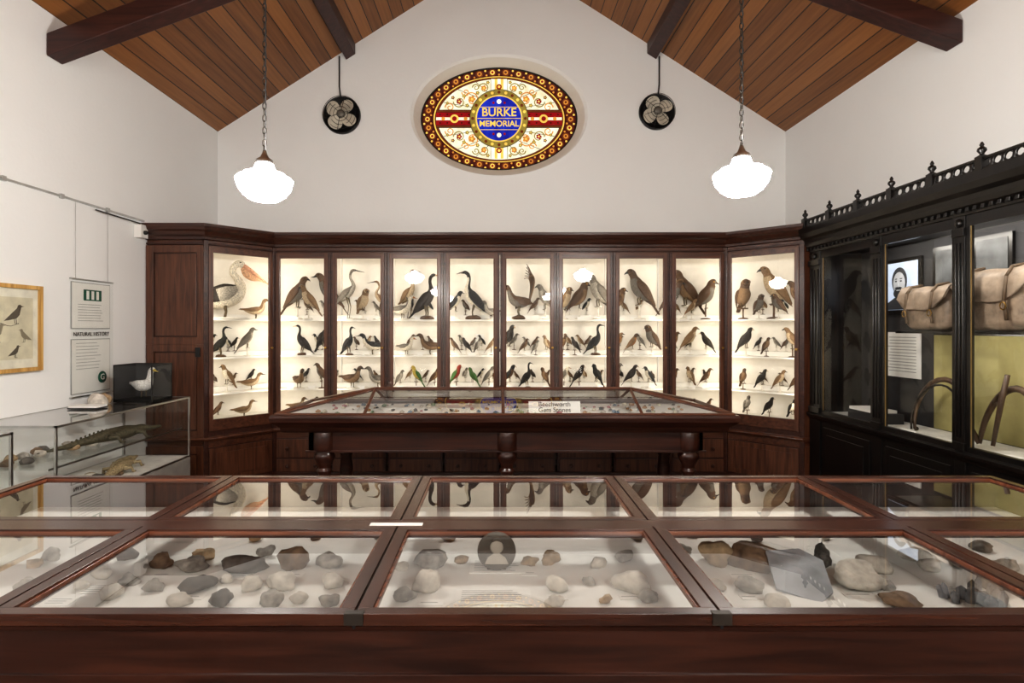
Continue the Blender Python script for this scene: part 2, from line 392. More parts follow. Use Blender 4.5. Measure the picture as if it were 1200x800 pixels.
text('BURKE',(wx,y-.038,wz+.072),(90,0,0),.145,SG['gold'],win,'lettering_burke',.001)
t=text('MEMORIAL',(wx,y-.038,wz-.070),(90,0,0),.102,SG['gold'],win,'lettering_memorial',.001)
for o in win.children: o.data.offset=.002

# ------------------------------------------------------------------ round wall fans
BL=plain('fan_blade_metal',(.55,.51,.42),.5,.0,var=.3,scale=5)
for fx,fz,rr,a0 in ((-1.865,4.22,.225,.95),(1.93,4.26,.215,.55)):
    mb=MB()
    mb.lathe([(rr,0),(rr,-.03),(rr-.012,-.045),(rr-.014,-.02),(.01,-.02)],(fx,YB-.002,fz),BLACK,40,'y')
    for k in range(4):
        a=k*math.pi/2+a0; u=Vector((math.cos(a),0,math.sin(a))); w=Vector((-math.sin(a),0,math.cos(a)))
        vs=[];c=Vector((fx,YB-.055,fz))
        for q in range(20):
            t=2*math.pi*q/20
            p=c+u*(rr*.47+rr*.41*math.cos(t))+w*(rr*.36*math.sin(t)*(1+.2*math.cos(t))); p.y+=.022*math.sin(t); vs.append(tuple(p))
        mb.add(vs,[tuple(range(20))],BL)
    mb.lathe([(.05,0),(.05,-.03),(.025,-.045)],(fx,YB-.045,fz),plain('fan_hub',(.16,.15,.13),.4,.3),20,'y')
    for r_ in (.99,.78,.58,.38): mb.tube([(fx+rr*r_*math.cos(2*math.pi*k/32),YB-.085+.03*r_,fz+rr*r_*math.sin(2*math.pi*k/32)) for k in range(32)],.0028,BLACK,5,True)
    for k in range(6):
        a=k*math.pi/3+.3; mb.tube([(fx+rr*.2*math.cos(a),YB-.085,fz+rr*.2*math.sin(a)),(fx+rr*.99*math.cos(a),YB-.055,fz+rr*.99*math.sin(a))],.0028,BLACK,5)
    sx=-.03 if fx<0 else .03
    mb.tube([(fx+sx*.5,YB-.03,fz+rr),(fx+sx,YB-.02,fz+rr+.12),(fx+sx,YB-.02,4.93)],.009,BLACK,6)
    mb.obj('wall_fan')

# ------------------------------------------------------------------ pendant lamps
OPAL,nt,b=newmat('opal_glass'); b.inputs['Base Color'].default_value=(.9,.9,.88,1); b.inputs['Roughness'].default_value=.25
b.inputs['Emission Color'].default_value=(1,.955,.895,1); b.inputs['Emission Strength'].default_value=128
def pendant(x,yy,z):
    mb=MB(); ct=ceil_z(x)
    mb.lathe([(.03,-.105),(.075,-.098),(.108,-.075),(.134,-.040),(.142,-.022),(.138,-.012),(.146,-.004),(.150,.008),(.140,.022),(.112,.034),(.108,.044),(.085,.052),(.060,.062),(.050,.085),(.046,.10)],(x,yy,z),OPAL,24)
    mb.lathe([(.048,.095),(.050,.105),(.042,.122),(.022,.135),(.014,.155),(.008,.175)],(x,yy,z),CHROME,20)
    zz=z+.18; k=0
    while zz<ct-.05:
        pts=[]
        for q in range(10):
            a=2*math.pi*q/10; u=.010*math.cos(a); pts.append((x+(u if k%2 else 0),yy+(0 if k%2 else u),zz+.021*math.sin(a)))
        mb.tube(pts,.0032,IRON,4,True); zz+=.034; k+=1
    mb.tube([(x+.006,yy,z+.17),(x+.006,yy,ct-.02)],.003,BLACK,5)
    mb.lathe([(.055,0),(.05,-.03),(.015,-.06)],(x,yy,ct+.0),BRASS,20)
    mb.obj('pendant_lamp')
for yy in (3.0,-.3,-2.8):  # the two rows behind the camera are unseen, added to brighten the room
    pendant(-1.275,yy,2.455); pendant(1.345,yy,2.485)

# ------------------------------------------------------------------ bird cabinet
mb=MB()
P=[(-2.80,5.25),(-2.34,5.75),(2.41,5.75),(2.94,5.25)]
Q=[(-3.109,5.534),(-2.524,6.17),(2.576,6.17),(3.228,5.555)]
full=[(XL+.01,5.25)]+P+[(XR-.01,5.25)]
FZ0,FZ1=.77,2.388
for a,b_,mt in ((0,.13,CABD),(.50,.60,CABH),(2.43,2.56,CABH)):
    mb.sweep(full,[(0,a),(0,b_),(-.05,b_),(-.05,a)],mt)
mb.sweep(full,[(0,2.50),(.03,2.505),(.035,2.53),(.055,2.545),(.075,2.575),(.10,2.59),(.115,2.62),(.12,2.645),(-.05,2.645),(-.05,2.50)],CABD)
mb.sweep(full,[(0,2.455),(.018,2.46),(.018,2.475),(0,2.48)],CABD)
mb.sweep(full,[(-.01,.56),(.03,.57),(.04,.59),(.03,.605),(-.01,.61)],CABH)
mb.sweep(full,[(0,.12),(.02,.12),(.02,.14),(0,.15)],CABD)
def panel_local(u0,u1,z0,z1,mat=CAB):
    st=.07
    mb.box(u0,u1,0,.03,z0,z1,CABD)
    mb.box(u0,u0+st,-.02,.0,z0,z1,mat); mb.box(u1-st,u1,-.02,.0,z0,z1,mat)
    mb.box(u0+st,u1-st,-.02,0,z0,z0+st,mat); mb.box(u0+st,u1-st,-.02,0,z1-st,z1,mat)
    mb.box(u0+st+.012,u1-st-.012,-.010,.0,z0+st+.012,z1-st-.012,mat)
def seg_matrix(p,q):
    d=(Vector(q)-Vector(p)).normalized(); return Matrix(((d.x,-d.y,0,p[0]),(d.y,d.x,0,p[1]),(0,0,1,0),(0,0,0,1))), (Vector(q)-Vector(p)).length
for p,q in ((full[0],P[0]),(P[3],full[5])):
    M,L_=seg_matrix(p,q); mb.M=M
    panel_local(0,L_,.60,1.50); panel_local(0,L_,1.50,2.45); panel_local(0,L_,.13,.52)
    mb.M=Matrix.Identity(4)
mb.box(-2.875,-2.835,5.205,5.232,1.38,1.47,BLACK)
def bays(p,q,n):
    M,L_=seg_matrix(p,q); mb.M=M; w=L_/n
    for i in range(n):
        u0,u1=i*w,(i+1)*w
        mb.box(u0+.002,u0+.028,-.012,.04,.60,2.45,CABD); mb.box(u1-.028,u1-.002,-.012,.04,.60,2.45,CABD)
        mb.box(u0+.026,u0+.062,-.022,.015,.66,2.44,CAB); mb.box(u1-.062,u1-.026,-.022,.015,.66,2.44,CAB)
        mb.box(u0+.060,u1-.060,-.022,.015,FZ1,2.44,CABH); mb.box(u0+.060,u1-.060,-.022,.015,.66,FZ0,CABH)
        mb.box(u0+.028,u1-.028,-.005,.04,.60,.66,CABD)
        for a in (u0+.062,u1-.068): mb.box(a,a+.006,-.017,.0,FZ0,FZ1,BEAD)
        mb.quad((u0+.06,-.004,FZ0-.01),(u1-.06,-.004,FZ0-.01),(u1-.06,-.004,FZ1+.01),(u0+.06,-.004,FZ1+.01),GLASSD)
        mb.lathe([(.009,0),(.007,-.012),(.013,-.02),(.011,-.028)],(u1-.044,-.022,1.45),BRASS,10,'y')
        mb.box(u0+.01,u1-.01,-.004,.03,.13,.50,CABD)
        if n>1:
            mb.box(u0+.03,u1-.03,-.02,.0,.30,.49,CAB); mb.box(u0+.03,u1-.03,-.02,0,.15,.28,CAB)
            for zz in (.395,.215):
                for uu in (u0+.15,u1-.15): mb.lathe([(.010,0),(.009,-.012),(.020,-.022),(.017,-.036)],(uu,-.02,zz),CABD,12,'y')
        else:
            mb.box(u0+.03,u1-.03,-.018,.0,.16,.49,CAB); mb.box(u0+.09,u1-.09,-.026,-.01,.21,.44,CAB)
    mb.box(-.02,.022,-.02,.04,.13,2.5,CABD) if n==1 else None
    mb.box(L_-.022,L_+.02,-.02,.04,.13,2.5,CABD) if n==1 else None
    mb.M=Matrix.Identity(4)
bays(P[0],P[1],1); bays(P[1],P[2],8); bays(P[2],P[3],1)
QQ=[P[0]]+Q+[P[3]]
for i in range(5):
    a,b_=QQ[i],QQ[i+1]; mb.quad((a[0],a[1],.70),(b_[0],b_[1],.70),(b_[0],b_[1],2.47),(a[0],a[1],2.47),CREAM)
Pi=[(-2.79,5.29),(-2.325,5.80),(2.395,5.80),(2.93,5.29)]
SHGL=plain('painted_shelf',(.85,.83,.78),.5,var=.02)
for i in range(3):
    poly=[Pi[i],Pi[i+1],Q[i+1],Q[i]]
    mb.prism(poly,.70,.73,SHGL); mb.prism(poly,2.44,2.47,CREAM)
    for z,dep in ((1.00,.13),(1.36,.14),(1.75,.15)):
        d0=Vector(Q[i])-Vector(Pi[i]); d1=Vector(Q[i+1])-Vector(Pi[i+1]); f=dep/.42
        a=Vector(Pi[i])+d0*f; b_=Vector(Pi[i+1])+d1*f
        mb.prism([tuple(a),tuple(b_),Q[i+1],Q[i]],z-.016,z,SHGL)
    # low back step on every shelf carrying the rear row of small birds
    for z in (1.00,1.36,1.75):
        d0=Vector(Q[i])-Vector(Pi[i]); d1=Vector(Q[i+1])-Vector(Pi[i+1])
        a=Vector(Pi[i])+d0*.74; b_=Vector(Pi[i+1])+d1*.74
        a2=Vector(Pi[i])+d0*.985; b2=Vector(Pi[i+1])+d1*.985
        mb.prism([tuple(a),tuple(b_),tuple(b2),tuple(a2)],z,z+.05,SHGL)
for i in range(1,8):
    x=P[1][0]+i*.59375
    mb.box(x-.006,x+.006,6.13,6.168,.73,2.44,WHITE)
cab=mb.obj('bird_display_cabinet',.003)
WARM=(1,.88,.72)
for i in range(9):
    x=P[1][0]+i*.59375
    area('cabinet_strip_lamp',(x,5.80,1.60),(0,1,0),.03,1.6,3.0,WARM,cab)
for (p,nrm) in (((-2.765,5.36),(-.5,.85)),((2.90,5.36),(.5,.85)),((-2.42,5.73),(-.8,.6)),((2.49,5.73),(.8,.6))):
    area('cabinet_strip_lamp',(p[0],p[1],1.60),(nrm[0],nrm[1],0),.03,1.6,2.0,WARM,cab)

# ------------------------------------------------------------------ birds
def fm(col):
    n='feather_%03d_%03d_%03d'%tuple(int(c*999) for c in col)
    return plain(n,col,.75,var=.5,scale=45,bump=.2)
DK=(.020,.015,.012); BR=(.080,.042,.020); PB=(.19,.115,.058); PA=(.44,.34,.22); WH=(.64,.58,.47); GY=(.13,.115,.095); LG=(.34,.31,.26)
GR=(.055,.13,.035); RD=(.26,.035,.02); YE=(.50,.38,.08); OR=(.36,.16,.05); BK=(.010,.010,.010); PK=(.62,.32,.20)
STW=plain('perch_white',(.74,.70,.62),.6); STB=wood('perch_wood',(.06,.03,.015),(.15,.08,.04),2,.5,.1)
EYE=plain('glass_eye',(.01,.008,.005),.1); EYEY=plain('glass_eye_amber',(.8,.4,.03),.1)
def make_bird(kind,H,pal,loc,yaw,name,stand=True):
    mb=MB(); back,belly,head,beak=[fm(c) for c in pal]
    leg=fm((.12,.09,.05))
    def M(hs,bs): 
        def f(t,s_):
            if t>=bs: return beak
            if t>=hs: return head
            return belly if s_<-.15 else back
        return f
    if kind in('perch','owl','hawk','parrot'):
        fat={'perch':1,'owl':1.3,'hawk':1.08,'parrot':.95}[kind]; hd={'perch':1,'owl':1.5,'hawk':1.0,'parrot':1.15}[kind]; tl={'perch':1,'owl':.6,'hawk':1.0,'parrot':1.5}[kind]
        zb=.40
        if stand:
            sm=STW if R.random()<.6 else STB
            mb.lathe([(.17,0),(.17,.025),(.13,.045),(.03,.06),(.025,.2),(.028,zb-.02)],(0,0,0),sm,14)
            mb.tube([(0,-.17,zb-.02),(0,.17,zb-.02)],.026,sm,8)
        o=Vector((0,0,zb-.30))
        st=[(-.30,.42,.03,.03),(-.22,.50,.10*fat,.10*fat),(-.07,.64,.16*fat,.17*fat),(.05,.80,.175*fat,.175*fat),(.13,.95,.13*fat,.135*fat),(.17,1.05,.10*hd,.10*hd),(.215,1.14,.105*hd,.10*hd),(.29,1.18,.08*hd,.085*hd),(.345,1.165,.03,.04),(.40,1.14,.018,.022),(.44,1.10,.004,.005)]
        if kind=='perch': st[-1]=(.49,1.13,.004,.004)
        st=[(a,z+o.z,w,h) for a,z,w,h in st]
        mb.loft(st,14,M(4.6,7.9))
        mb.loft([(-.2,.50+o.z,.06,.03),(-.36,.33+o.z,.07,.018),(-.36-.18*tl,.33-.25*tl+o.z,.075,.012),(-.36-.22*tl,.33-.30*tl+o.z,.03,.006)],8,lambda t,s_:back)
        for sd in(1,-1):
            mb.loft([(.13,.93+o.z,.02,.03,sd*.12*fat),(.05,.84+o.z,.035,.11,sd*.155*fat),(-.10,.66+o.z,.035,.125,sd*.155*fat),(-.26,.47+o.z,.03,.085,sd*.11*fat),(-.45,.26+o.z,.008,.015,sd*.045)],8,lambda t,s_:back)
            mb.tube([(-.02,sd*.06,.58+o.z),(.02,sd*.065,.45+o.z),(0,sd*.065,zb-.01)],[.035,.02,.015],leg,6)
            for tt in(-.05,.0,.05): mb.tube([(0,sd*.065,zb),(.07,sd*.065+tt,zb-.01)],.010,leg,5)
            mb.ball((.265,sd*.073*hd,1.19+o.z),.019 if kind!='owl' else .03,EYEY if kind=='owl' else EYE,8)
        if kind=='owl':
            for sd in(1,-1): mb.lathe([(.085,0),(.075,.03),(.02,.012)],(.285,sd*.07,1.19+o.z),belly,14,'x')
    elif kind in('duck','gull'):
        nk=.0 if kind=='duck' else .06
        if stand: mb.box(-.32,.32,-.17,.17,0,.03,STW)
        st=[(-.52,.42,.03,.02),(-.36,.40,.12,.10),(-.12,.38,.19,.17),(.12,.41,.18,.17),(.27,.52,.11,.12),(.33,.66+nk,.075,.08),(.37,.78+nk,.08,.08),(.45,.83+nk,.075,.075),(.52,.815+nk,.045,.045),(.60,.79+nk,.03,.018),(.70,.78+nk,.02,.008)]
        mb.loft(st,14,M(5.3,7.9))
        mb.loft([(-.40,.43,.10,.03),(-.58,.42,.10,.02),(-.72,.43,.05,.01)],8,lambda t,s_:back)
        for sd in(1,-1):
            mb.loft([(.2,.50,.03,.05,sd*.12),(.05,.46,.04,.11,sd*.17),(-.2,.43,.035,.10,sd*.16),(-.45,.44,.02,.05,sd*.10),(-.68,.47,.006,.01,sd*.04)],8,lambda t,s_:back)
            mb.tube([(0,sd*.07,.26),(.02,sd*.07,.14),(0,sd*.07,.03)],[.03,.016,.014],leg,6)
            mb.add([(-.02,sd*.07,.035),(.10,sd*.07-.05,.035),(.12,sd*.07,.04),(.10,sd*.07+.05,.035)],[(0,1,2,3)],leg)
            mb.ball((.46,sd*.068,.85+nk),.014,EYE,8)
    elif kind=='cormorant':
        if stand: mb.rock((0,0,0),(.22,.18,.08),STB,seed=3,sub=2)
        st=[(-.36,.26,.03,.03),(-.25,.36,.11,.11),(-.06,.52,.15,.15),(.08,.70,.14,.14),(.14,.86,.085,.09),(.12,1.0,.05,.055),(.10,1.13,.045,.048),(.13,1.25,.05,.05),(.21,1.31,.05,.048),(.28,1.30,.028,.03),(.36,1.29,.016,.016),(.45,1.26,.006,.008)]
        mb.loft(st,14,M(6.3,8.9))
        mb.loft([(-.28,.34,.07,.03),(-.46,.16,.08,.016),(-.58,.04,.06,.008)],8,lambda t,s_:back)
        for sd in(1,-1):
            mb.loft([(.12,.82,.02,.04,sd*.08),(.03,.70,.035,.11,sd*.13),(-.12,.52,.035,.12,sd*.13),(-.30,.32,.025,.08,sd*.09),(-.45,.18,.006,.01,sd*.04)],8,lambda t,s_:back)
            mb.tube([(-.04,sd*.07,.42),(.01,sd*.07,.2),(.0,sd*.07,.10)],[.04,.02,.018],leg,6)
            mb.ball((.22,sd*.045,1.32),.012,EYE,8)
    elif kind=='heron':
        if stand: mb.box(-.25,.25,-.15,.15,0,.03,STW)
        st=[(-.34,.52,.02,.02),(-.22,.60,.08,.08),(-.04,.72,.115,.12),(.10,.84,.085,.10),(.17,.94,.05,.06),(.14,1.05,.036,.04),(.07,1.16,.03,.034),(.07,1.28,.03,.034),(.13,1.37,.04,.042),(.21,1.38,.036,.034),(.27,1.37,.018,.018),(.52,1.31,.004,.004)]
        mb.loft(st,12,M(6.5,9.4))
        mb.loft([(-.25,.60,.06,.03),(-.42,.46,.06,.016),(-.50,.38,.03,.008)],8,lambda t,s_:back)
        for sd in(1,-1):
            mb.loft([(.10,.88,.02,.04,sd*.07),(-.02,.76,.03,.09,sd*.11),(-.18,.62,.03,.08,sd*.09),(-.40,.44,.006,.01,sd*.03)],8,lambda t,s_:back)
            mb.tube([(-.03,sd*.05,.64),(.05,sd*.05,.36),(0,sd*.05,.03)],[.03,.011,.010],leg,6)
            for tt in(-.05,0,.05): mb.tube([(0,sd*.05,.035),(.08,sd*.05+tt,.035)],.007,leg,5)
            mb.ball((.20,sd*.034,1.39),.010,EYE,8)
    elif kind=='pelican':
        mb.box(-.4,.4,-.2,.2,0,.03,STW)
        st=[(-.50,.36,.04,.03),(-.34,.38,.16,.15),(-.08,.42,.23,.22),(.16,.50,.20,.20),(.27,.64,.10,.11),(.22,.78,.065,.07),(.14,.90,.055,.06),(.16,1.02,.06,.06),(.25,1.08,.07,.07),(.33,1.05,.055,.06)]
        mb.loft(st,16,lambda t,s_: back if (s_>.3 and t<2) else belly)
        mb.loft([(.31,1.06,.04,.04),(.42,.98,.05,.045),(.60,.84,.045,.03),(.80,.68,.015,.01)],10,lambda t,s_:beak)
        mb.loft([(.30,1.0,.03,.03),(.38,.90,.035,.08),(.50,.82,.03,.075),(.62,.78,.015,.03),(.72,.72,.006,.008)],10,lambda t,s_:fm((.58,.34,.20)))
        for sd in(1,-1):
            mb.loft([(.20,.60,.03,.06,sd*.16),(.02,.52,.05,.16,sd*.22),(-.22,.44,.04,.14,sd*.20),(-.48,.38,.02,.07,sd*.10),(-.70,.34,.006,.01,sd*.03)],10,lambda t,s_: fm(DK) if (t>1.6 or s_<-.5) else fm(LG))
            mb.tube([(0,sd*.09,.26),(.02,sd*.09,.14),(0,sd*.09,.03)],[.04,.022,.02],leg,6)
            mb.ball((.27,sd*.066,1.10),.014,EYE,8)
    elif kind=='lyre':
        mb.rock((0,0,0),(.2,.16,.07),STB,seed=5,sub=2)
        st=[(-.30,.52,.04,.04),(-.2,.48,.11,.11),(-.02,.46,.15,.15),(.15,.52,.13,.13),(.24,.66,.075,.08),(.28,.78,.06,.062),(.33,.85,.065,.062),(.40,.85,.04,.04),(.50,.82,.006,.008)]
        mb.loft(st,12,M(4.9,6.9))
        for k in range(11):
            t=(k-5)/5; pts=[]
            for q in range(9):
                u=q/8; pts.append((-.28-.22*u+.30*u*u*u, t*.30*u+t*.1*math.sin(u*3), .52+.95*u-.18*u**4*abs(t)*2))
            mb.tube(pts,[.024*(1-.7*q/8)+.003 for q in range(9)],back if k not in(0,10) else fm(PB),5)
        for sd in(1,-1):
            mb.loft([(.14,.58,.02,.04,sd*.09),(.0,.50,.03,.10,sd*.13),(-.18,.46,.03,.09,sd*.11),(-.36,.42,.006,.01,sd*.04)],8,lambda t,s_:back)
            mb.tube([(0,sd*.06,.36),(.03,sd*.06,.2),(0,sd*.06,.09)],[.035,.018,.015],leg,6)
            mb.ball((.345,sd*.058,.87),.012,EYE,8)
    zm=max(v[2] for v in mb.v)
    return mb.obj(name,0,None,loc,yaw,H/zm)
SH=[1.75,1.36,1.00,.73]
NAMES={'duck':'mounted_duck','gull':'mounted_gull','perch':'mounted_songbird','owl':'mounted_owl','hawk':'mounted_hawk','parrot':'mounted_parrot','cormorant':'mounted_cormorant','heron':'mounted_heron','pelican':'mounted_pelican','lyre':'mounted_lyrebird'}
def place(bay,u,row,kind,H,pal,face=1,name=None,dep=None,dz=0):
    d=(.24 if row==0 else (.22 if row<3 else .17)) if dep is None else dep
    if dz==0 and d>.335: d=.30
    if kind not in ('pelican','lyre'): H*=.92
    if bay=='L': p,q=P[0],P[1]
    elif bay=='R': p,q=P[2],P[3]
    else:
        p=(P[1][0]+(bay-1)*.59375,5.75); q=(p[0]+.59375,5.75)
    p=Vector(p);q=Vector(q); t=(q-p).normalized(); nrm=Vector((-t.y,t.x))
    pos=p+(q-p)*u+nrm*(d+.0)
    base=math.atan2(t.y,t.x)
    yaw=base+(0 if face>0 else math.pi)+(-1 if face>0 else 1)*R.uniform(.05,.9)
    make_bird(kind,H,pal,(pos.x,pos.y,SH[row]+.001+dz),yaw,NAMES[kind])
pdark=(DK,DK,DK,PA); pbrown=(BR,PB,BR,DK); phawk=(BR,GY,BR,BK); pgull=(GY,WH,WH,OR); ppied=(BK,WH,BK,GY); pgreen=(GR,GR,GR,PA); pred=(GR,RD,RD,PA)
ptan=(PB,PA,PB,DK); pgrey=(GY,LG,GY,DK); pwhite=((.8,.78,.72),(.85,.83,.78),(.8,.78,.72),YE); pblk=(BK,BK,BK,BK); pyel=(GR,YE,YE,PA)
place('L',.40,0,'pelican',.61,(DK,WH,WH,PK),1,dep=.24); place('L',.82,0,'gull',.24,ptan,1,dep=.17)
place('L',.33,1,'cormorant',.34,pblk,1); place('L',.72,1,'perch',.33,pgrey,1)
place('L',.42,2,'perch',.31,(PB,WH,PB,DK),-1); place('L',.78,2,'duck',.20,ptan,1)
place('L',.26,3,'perch',.20,pbrown,1); place('L',.64,3,'duck',.19,ptan,1)
place(1,.22,0,'hawk',.52,phawk,1,dep=.3); place(1,.50,0,'hawk',.40,ptan,-1,dep=.18); place(1,.80,0,'perch',.56,phawk,-1,dep=.3)
place(1,.36,1,'cormorant',.36,pdark,-1); place(1,.76,1,'hawk',.36,pdark,1)
place(1,.30,2,'duck',.24,pbrown,1); place(1,.72,2,'hawk',.30,phawk,-1); place(1,.30,3,'duck',.20,ptan,1); place(1,.72,3,'perch',.2,pbrown,-1)
place(2,.20,0,'heron',.60,pgrey,1); place(2,.50,0,'owl',.36,ptan,1,dep=.18); place(2,.80,0,'heron',.46,ptan,-1)
place(2,.22,1,'cormorant',.34,pblk,1); place(2,.66,1,'duck',.26,ppied,-1)
place(2,.28,2,'duck',.27,pbrown,1); place(2,.76,2,'gull',.26,pgrey,-1); place(2,.22,3,'perch',.18,ptan,1); place(2,.5,3,'perch',.18,pbrown,-1); place(2,.78,3,'perch',.2,pgrey,1)
place(3,.22,0,'gull',.28,pgull,1,dep=.18); place(3,.66,0,'cormorant',.54,pdark,1,dep=.2); place(3,.30,0,'heron',.60,ptan,1,dep=.32)
place(3,.28,1,'duck',.22,pgull,1); place(3,.72,1,'duck',.26,pbrown,-1)
place(3,.16,2,'perch',.22,pgrey,1); place(3,.46,2,'parrot',.27,pyel,-1); place(3,.80,2,'perch',.24,pbrown,1); place(3,.3,3,'perch',.2,ptan,1); place(3,.7,3,'duck',.16,pgrey,1)
place(4,.18,0,'perch',.34,ppied,1); place(4,.50,0,'cormorant',.58,ppied,-1); place(4,.84,0,'gull',.22,pgrey,-1,dep=.18)
for u,pl in ((.16,pbrown),(.38,pdark),(.60,pgrey),(.84,ptan)): place(4,u,1,'perch',.21,pl,R.choice((1,-1)))
place(4,.20,2,'parrot',.28,pred,1); place(4,.50,2,'parrot',.25,pgreen,-1); place(4,.80,2,'hawk',.26,pgrey,1); place(4,.25,3,'perch',.17,pyel,1); place(4,.5,3,'perch',.15,pbrown,1); place(4,.75,3,'perch',.17,pred,-1)
place(5,.36,0,'lyre',.61,(BR,GY,BR,DK),-1); place(5,.84,0,'hawk',.42,pgrey,-1)
place(5,.16,1,'hawk',.36,pdark,1); place(5,.45,1,'perch',.20,pbrown,1); place(5,.66,1,'perch',.18,pgrey,1); place(5,.86,1,'perch',.24,ptan,-1)
place(5,.18,2,'parrot',.28,(BK,BR,BK,PA),1); place(5,.50,2,'cormorant',.31,pblk,1); place(5,.82,2,'parrot',.25,pbrown,-1); place(5,.35,3,'perch',.18,pbrown,-1); place(5,.7,3,'perch',.17,pdark,-1)
place(6,.18,0,'owl',.38,ptan,1,dep=.18); place(6,.48,0,'owl',.46,pbrown,1,dep=.3); place(6,.82,0,'hawk',.54,pgrey,-1)
place(6,.16,1,'perch',.24,pbrown,1); place(6,.38,1,'perch',.22,pdark,-1); place(6,.76,1,'cormorant',.37,pblk,1)
place(6,.18,2,'perch',.26,pgull,1); place(6,.46,2,'parrot',.28,pdark,1); place(6,.78,2,'parrot',.29,pblk,-1); place(6,.3,3,'perch',.2,pbrown,-1); place(6,.7,3,'perch',.2,pgrey,-1)
place(7,.18,0,'owl',.38,pbrown,1); place(7,.58,0,'hawk',.60,phawk,-1)
place(7,.16,1,'perch',.27,(PB,OR,PB,DK),1); place(7,.44,1,'perch',.26,(PB,OR,BR,DK),1); place(7,.80,1,'owl',.36,phawk,-1)
place(7,.14,2,'hawk',.30,pgrey,1); place(7,.42,2,'hawk',.28,pdark,1); place(7,.74,2,'perch',.26,ppied,-1); place(7,.3,3,'perch',.2,pbrown,1); place(7,.7,3,'perch',.2,pgrey,1)
place(8,.18,0,'hawk',.46,phawk,1,dep=.22); place(8,.48,0,'hawk',.60,pbrown,-1,dep=.32); place(8,.80,0,'owl',.48,phawk,1); place(8,.50,0,'perch',.24,ptan,1,dep=.17)
place(8,.20,1,'perch',.28,pbrown,1); place(8,.50,1,'hawk',.34,ptan,1); place(8,.80,1,'perch',.28,pdark,-1)
place(8,.20,2,'perch',.24,pbrown,1); place(8,.50,2,'perch',.26,ptan,-1); place(8,.80,2,'perch',.24,pbrown,1)
for u in (.2,.5,.8): place(8,u,3,'perch',.18,pbrown,1)
place('R',.14,0,'owl',.46,pbrown,1,dep=.22); place('R',.52,0,'hawk',.60,ptan,-1,dep=.32); place('R',.38,0,'owl',.28,phawk,1,dep=.17); place('R',.64,0,'owl',.28,phawk,-1,dep=.17); place('R',.86,0,'hawk',.42,pbrown,-1,dep=.26)
place('R',.18,1,'hawk',.33,pdark,1); place('R',.46,1,'perch',.22,pbrown,1); place('R',.80,1,'hawk',.33,ptan,-1)
for u,pl in ((.14,pbrown),(.40,pdark),(.64,ptan),(.86,pbrown)): place('R',u,2,'perch',.25,pl,1)
for u,pl in ((.22,pgrey),(.52,pdark),(.82,ppied)): place('R',u,3,'perch',.24,pl,1)
# rear row of small birds on the low back steps
pals=[pbrown,pdark,pgrey,ptan,phawk,ppied]
for b8 in ['L',1,2,3,4,5,6,7,8,'R']:
    for row,H,us in ((1,.17,(.28,.52,.66)),(2,.15,(.32,.62,.90)),(0,.19,(.34,.66))):
        if b8=='L' and row==0: continue
        for u in us: place(b8,min(.9,u+R.uniform(-.03,.03)),row,'perch',H*R.uniform(.9,1.2),R.choice(pals),R.choice((1,-1)),dep=.405,dz=.05)
mb=MB()
for b8 in range(8):
    for z,dp in ((1.0,.15),(1.36,.16),(1.75,.17)):
        for u in (.2,.5,.8):
            x=P[1][0]+(b8+u)*.59375+R.uniform(-.03,.03); mb.box(x-.035,x+.035,5.80+dp,5.803+dp,z,z+.03,PAPER)
for b8,u,z in ((2,.25,1.92),(3,.75,1.45),(4,.62,1.50),(5,.18,1.5),(5,.8,1.82),(7,.3,1.9)):
    x=P[1][0]+(b8-1+u)*.59375; mb.box(x-.05,x+.05,6.155,6.16,z,z+.09,PAPER)
mb.obj('species_labels')

# ------------------------------------------------------------------ front specimen case
X0,X1,Y0,Y1=-2.006,2.194,1.245,2.42
ZT=1.0; BEDZ=.87; W=.84
mb=MB()
def rail(x0,x1,y0,y1,mat=MAHOGT): mb.box(x0,x1,y0,y1,ZT-.028,ZT,mat)
rows=((Y0,1.80),(1.86,Y1))
mb.box(X0-.01,X1+.01,1.80,1.86,ZT-.03,ZT-.001,MAHOGT)
for i in range(5):
    a,b_=X0+i*W,X0+(i+1)*W
    for (ya,yb) in rows:
        g=.003; sw=.034; fr=.030
        rail(a+g,b_-g,ya,ya+fr); rail(a+g,b_-g,yb-fr,yb)
        rail(a+g,a+g+sw,ya+fr,yb-fr,MAHOGY); rail(b_-g-sw,b_-g,ya+fr,yb-fr,MAHOGY)
        ia,ib,ja,jb=a+g+sw,b_-g-sw,ya+fr,yb-fr; t_=.007
        for q in ((ia,ib,ja,ja+t_),(ia,ib,jb-t_,jb),(ia,ia+t_,ja+t_,jb-t_),(ib-t_,ib,ja+t_,jb-t_)):
            mb.box(q[0],q[1],q[2],q[3],ZT-.016,ZT-.005,BEAD)
        mb.quad((ia,ja,ZT-.012),(ib,ja,ZT-.012),(ib,jb,ZT-.012),(ia,jb,ZT-.012),GLASS)
    mb.box(a-.004,a+.004,Y0,Y1,ZT-.035,ZT-.006,BLACK) if i else None
for i in range(1,5):
    a=X0+i*W; mb.box(a-.022,a+.022,Y0-.004,Y0+.014,ZT-.025,ZT+.002,IRON)
mb.box(X0-.015,X1+.015,Y0+.012,Y0+.04,BEDZ-.06,ZT-.03,MAHOG); mb.box(X0-.015,X1+.015,Y1-.03,Y1-.004,BEDZ-.06,ZT-.03,MAHOG)
mb.box(X0-.015,X0+.012,Y0+.012,Y1,BEDZ-.06,ZT-.03,MAHOG); mb.box(X1-.012,X1+.015,Y0+.012,Y1,BEDZ-.06,ZT-.03,MAHOG)
loop=[(X0-.015,Y1),(X0-.015,Y0+.012),(X1+.015,Y0+.012),(X1+.015,Y1)]
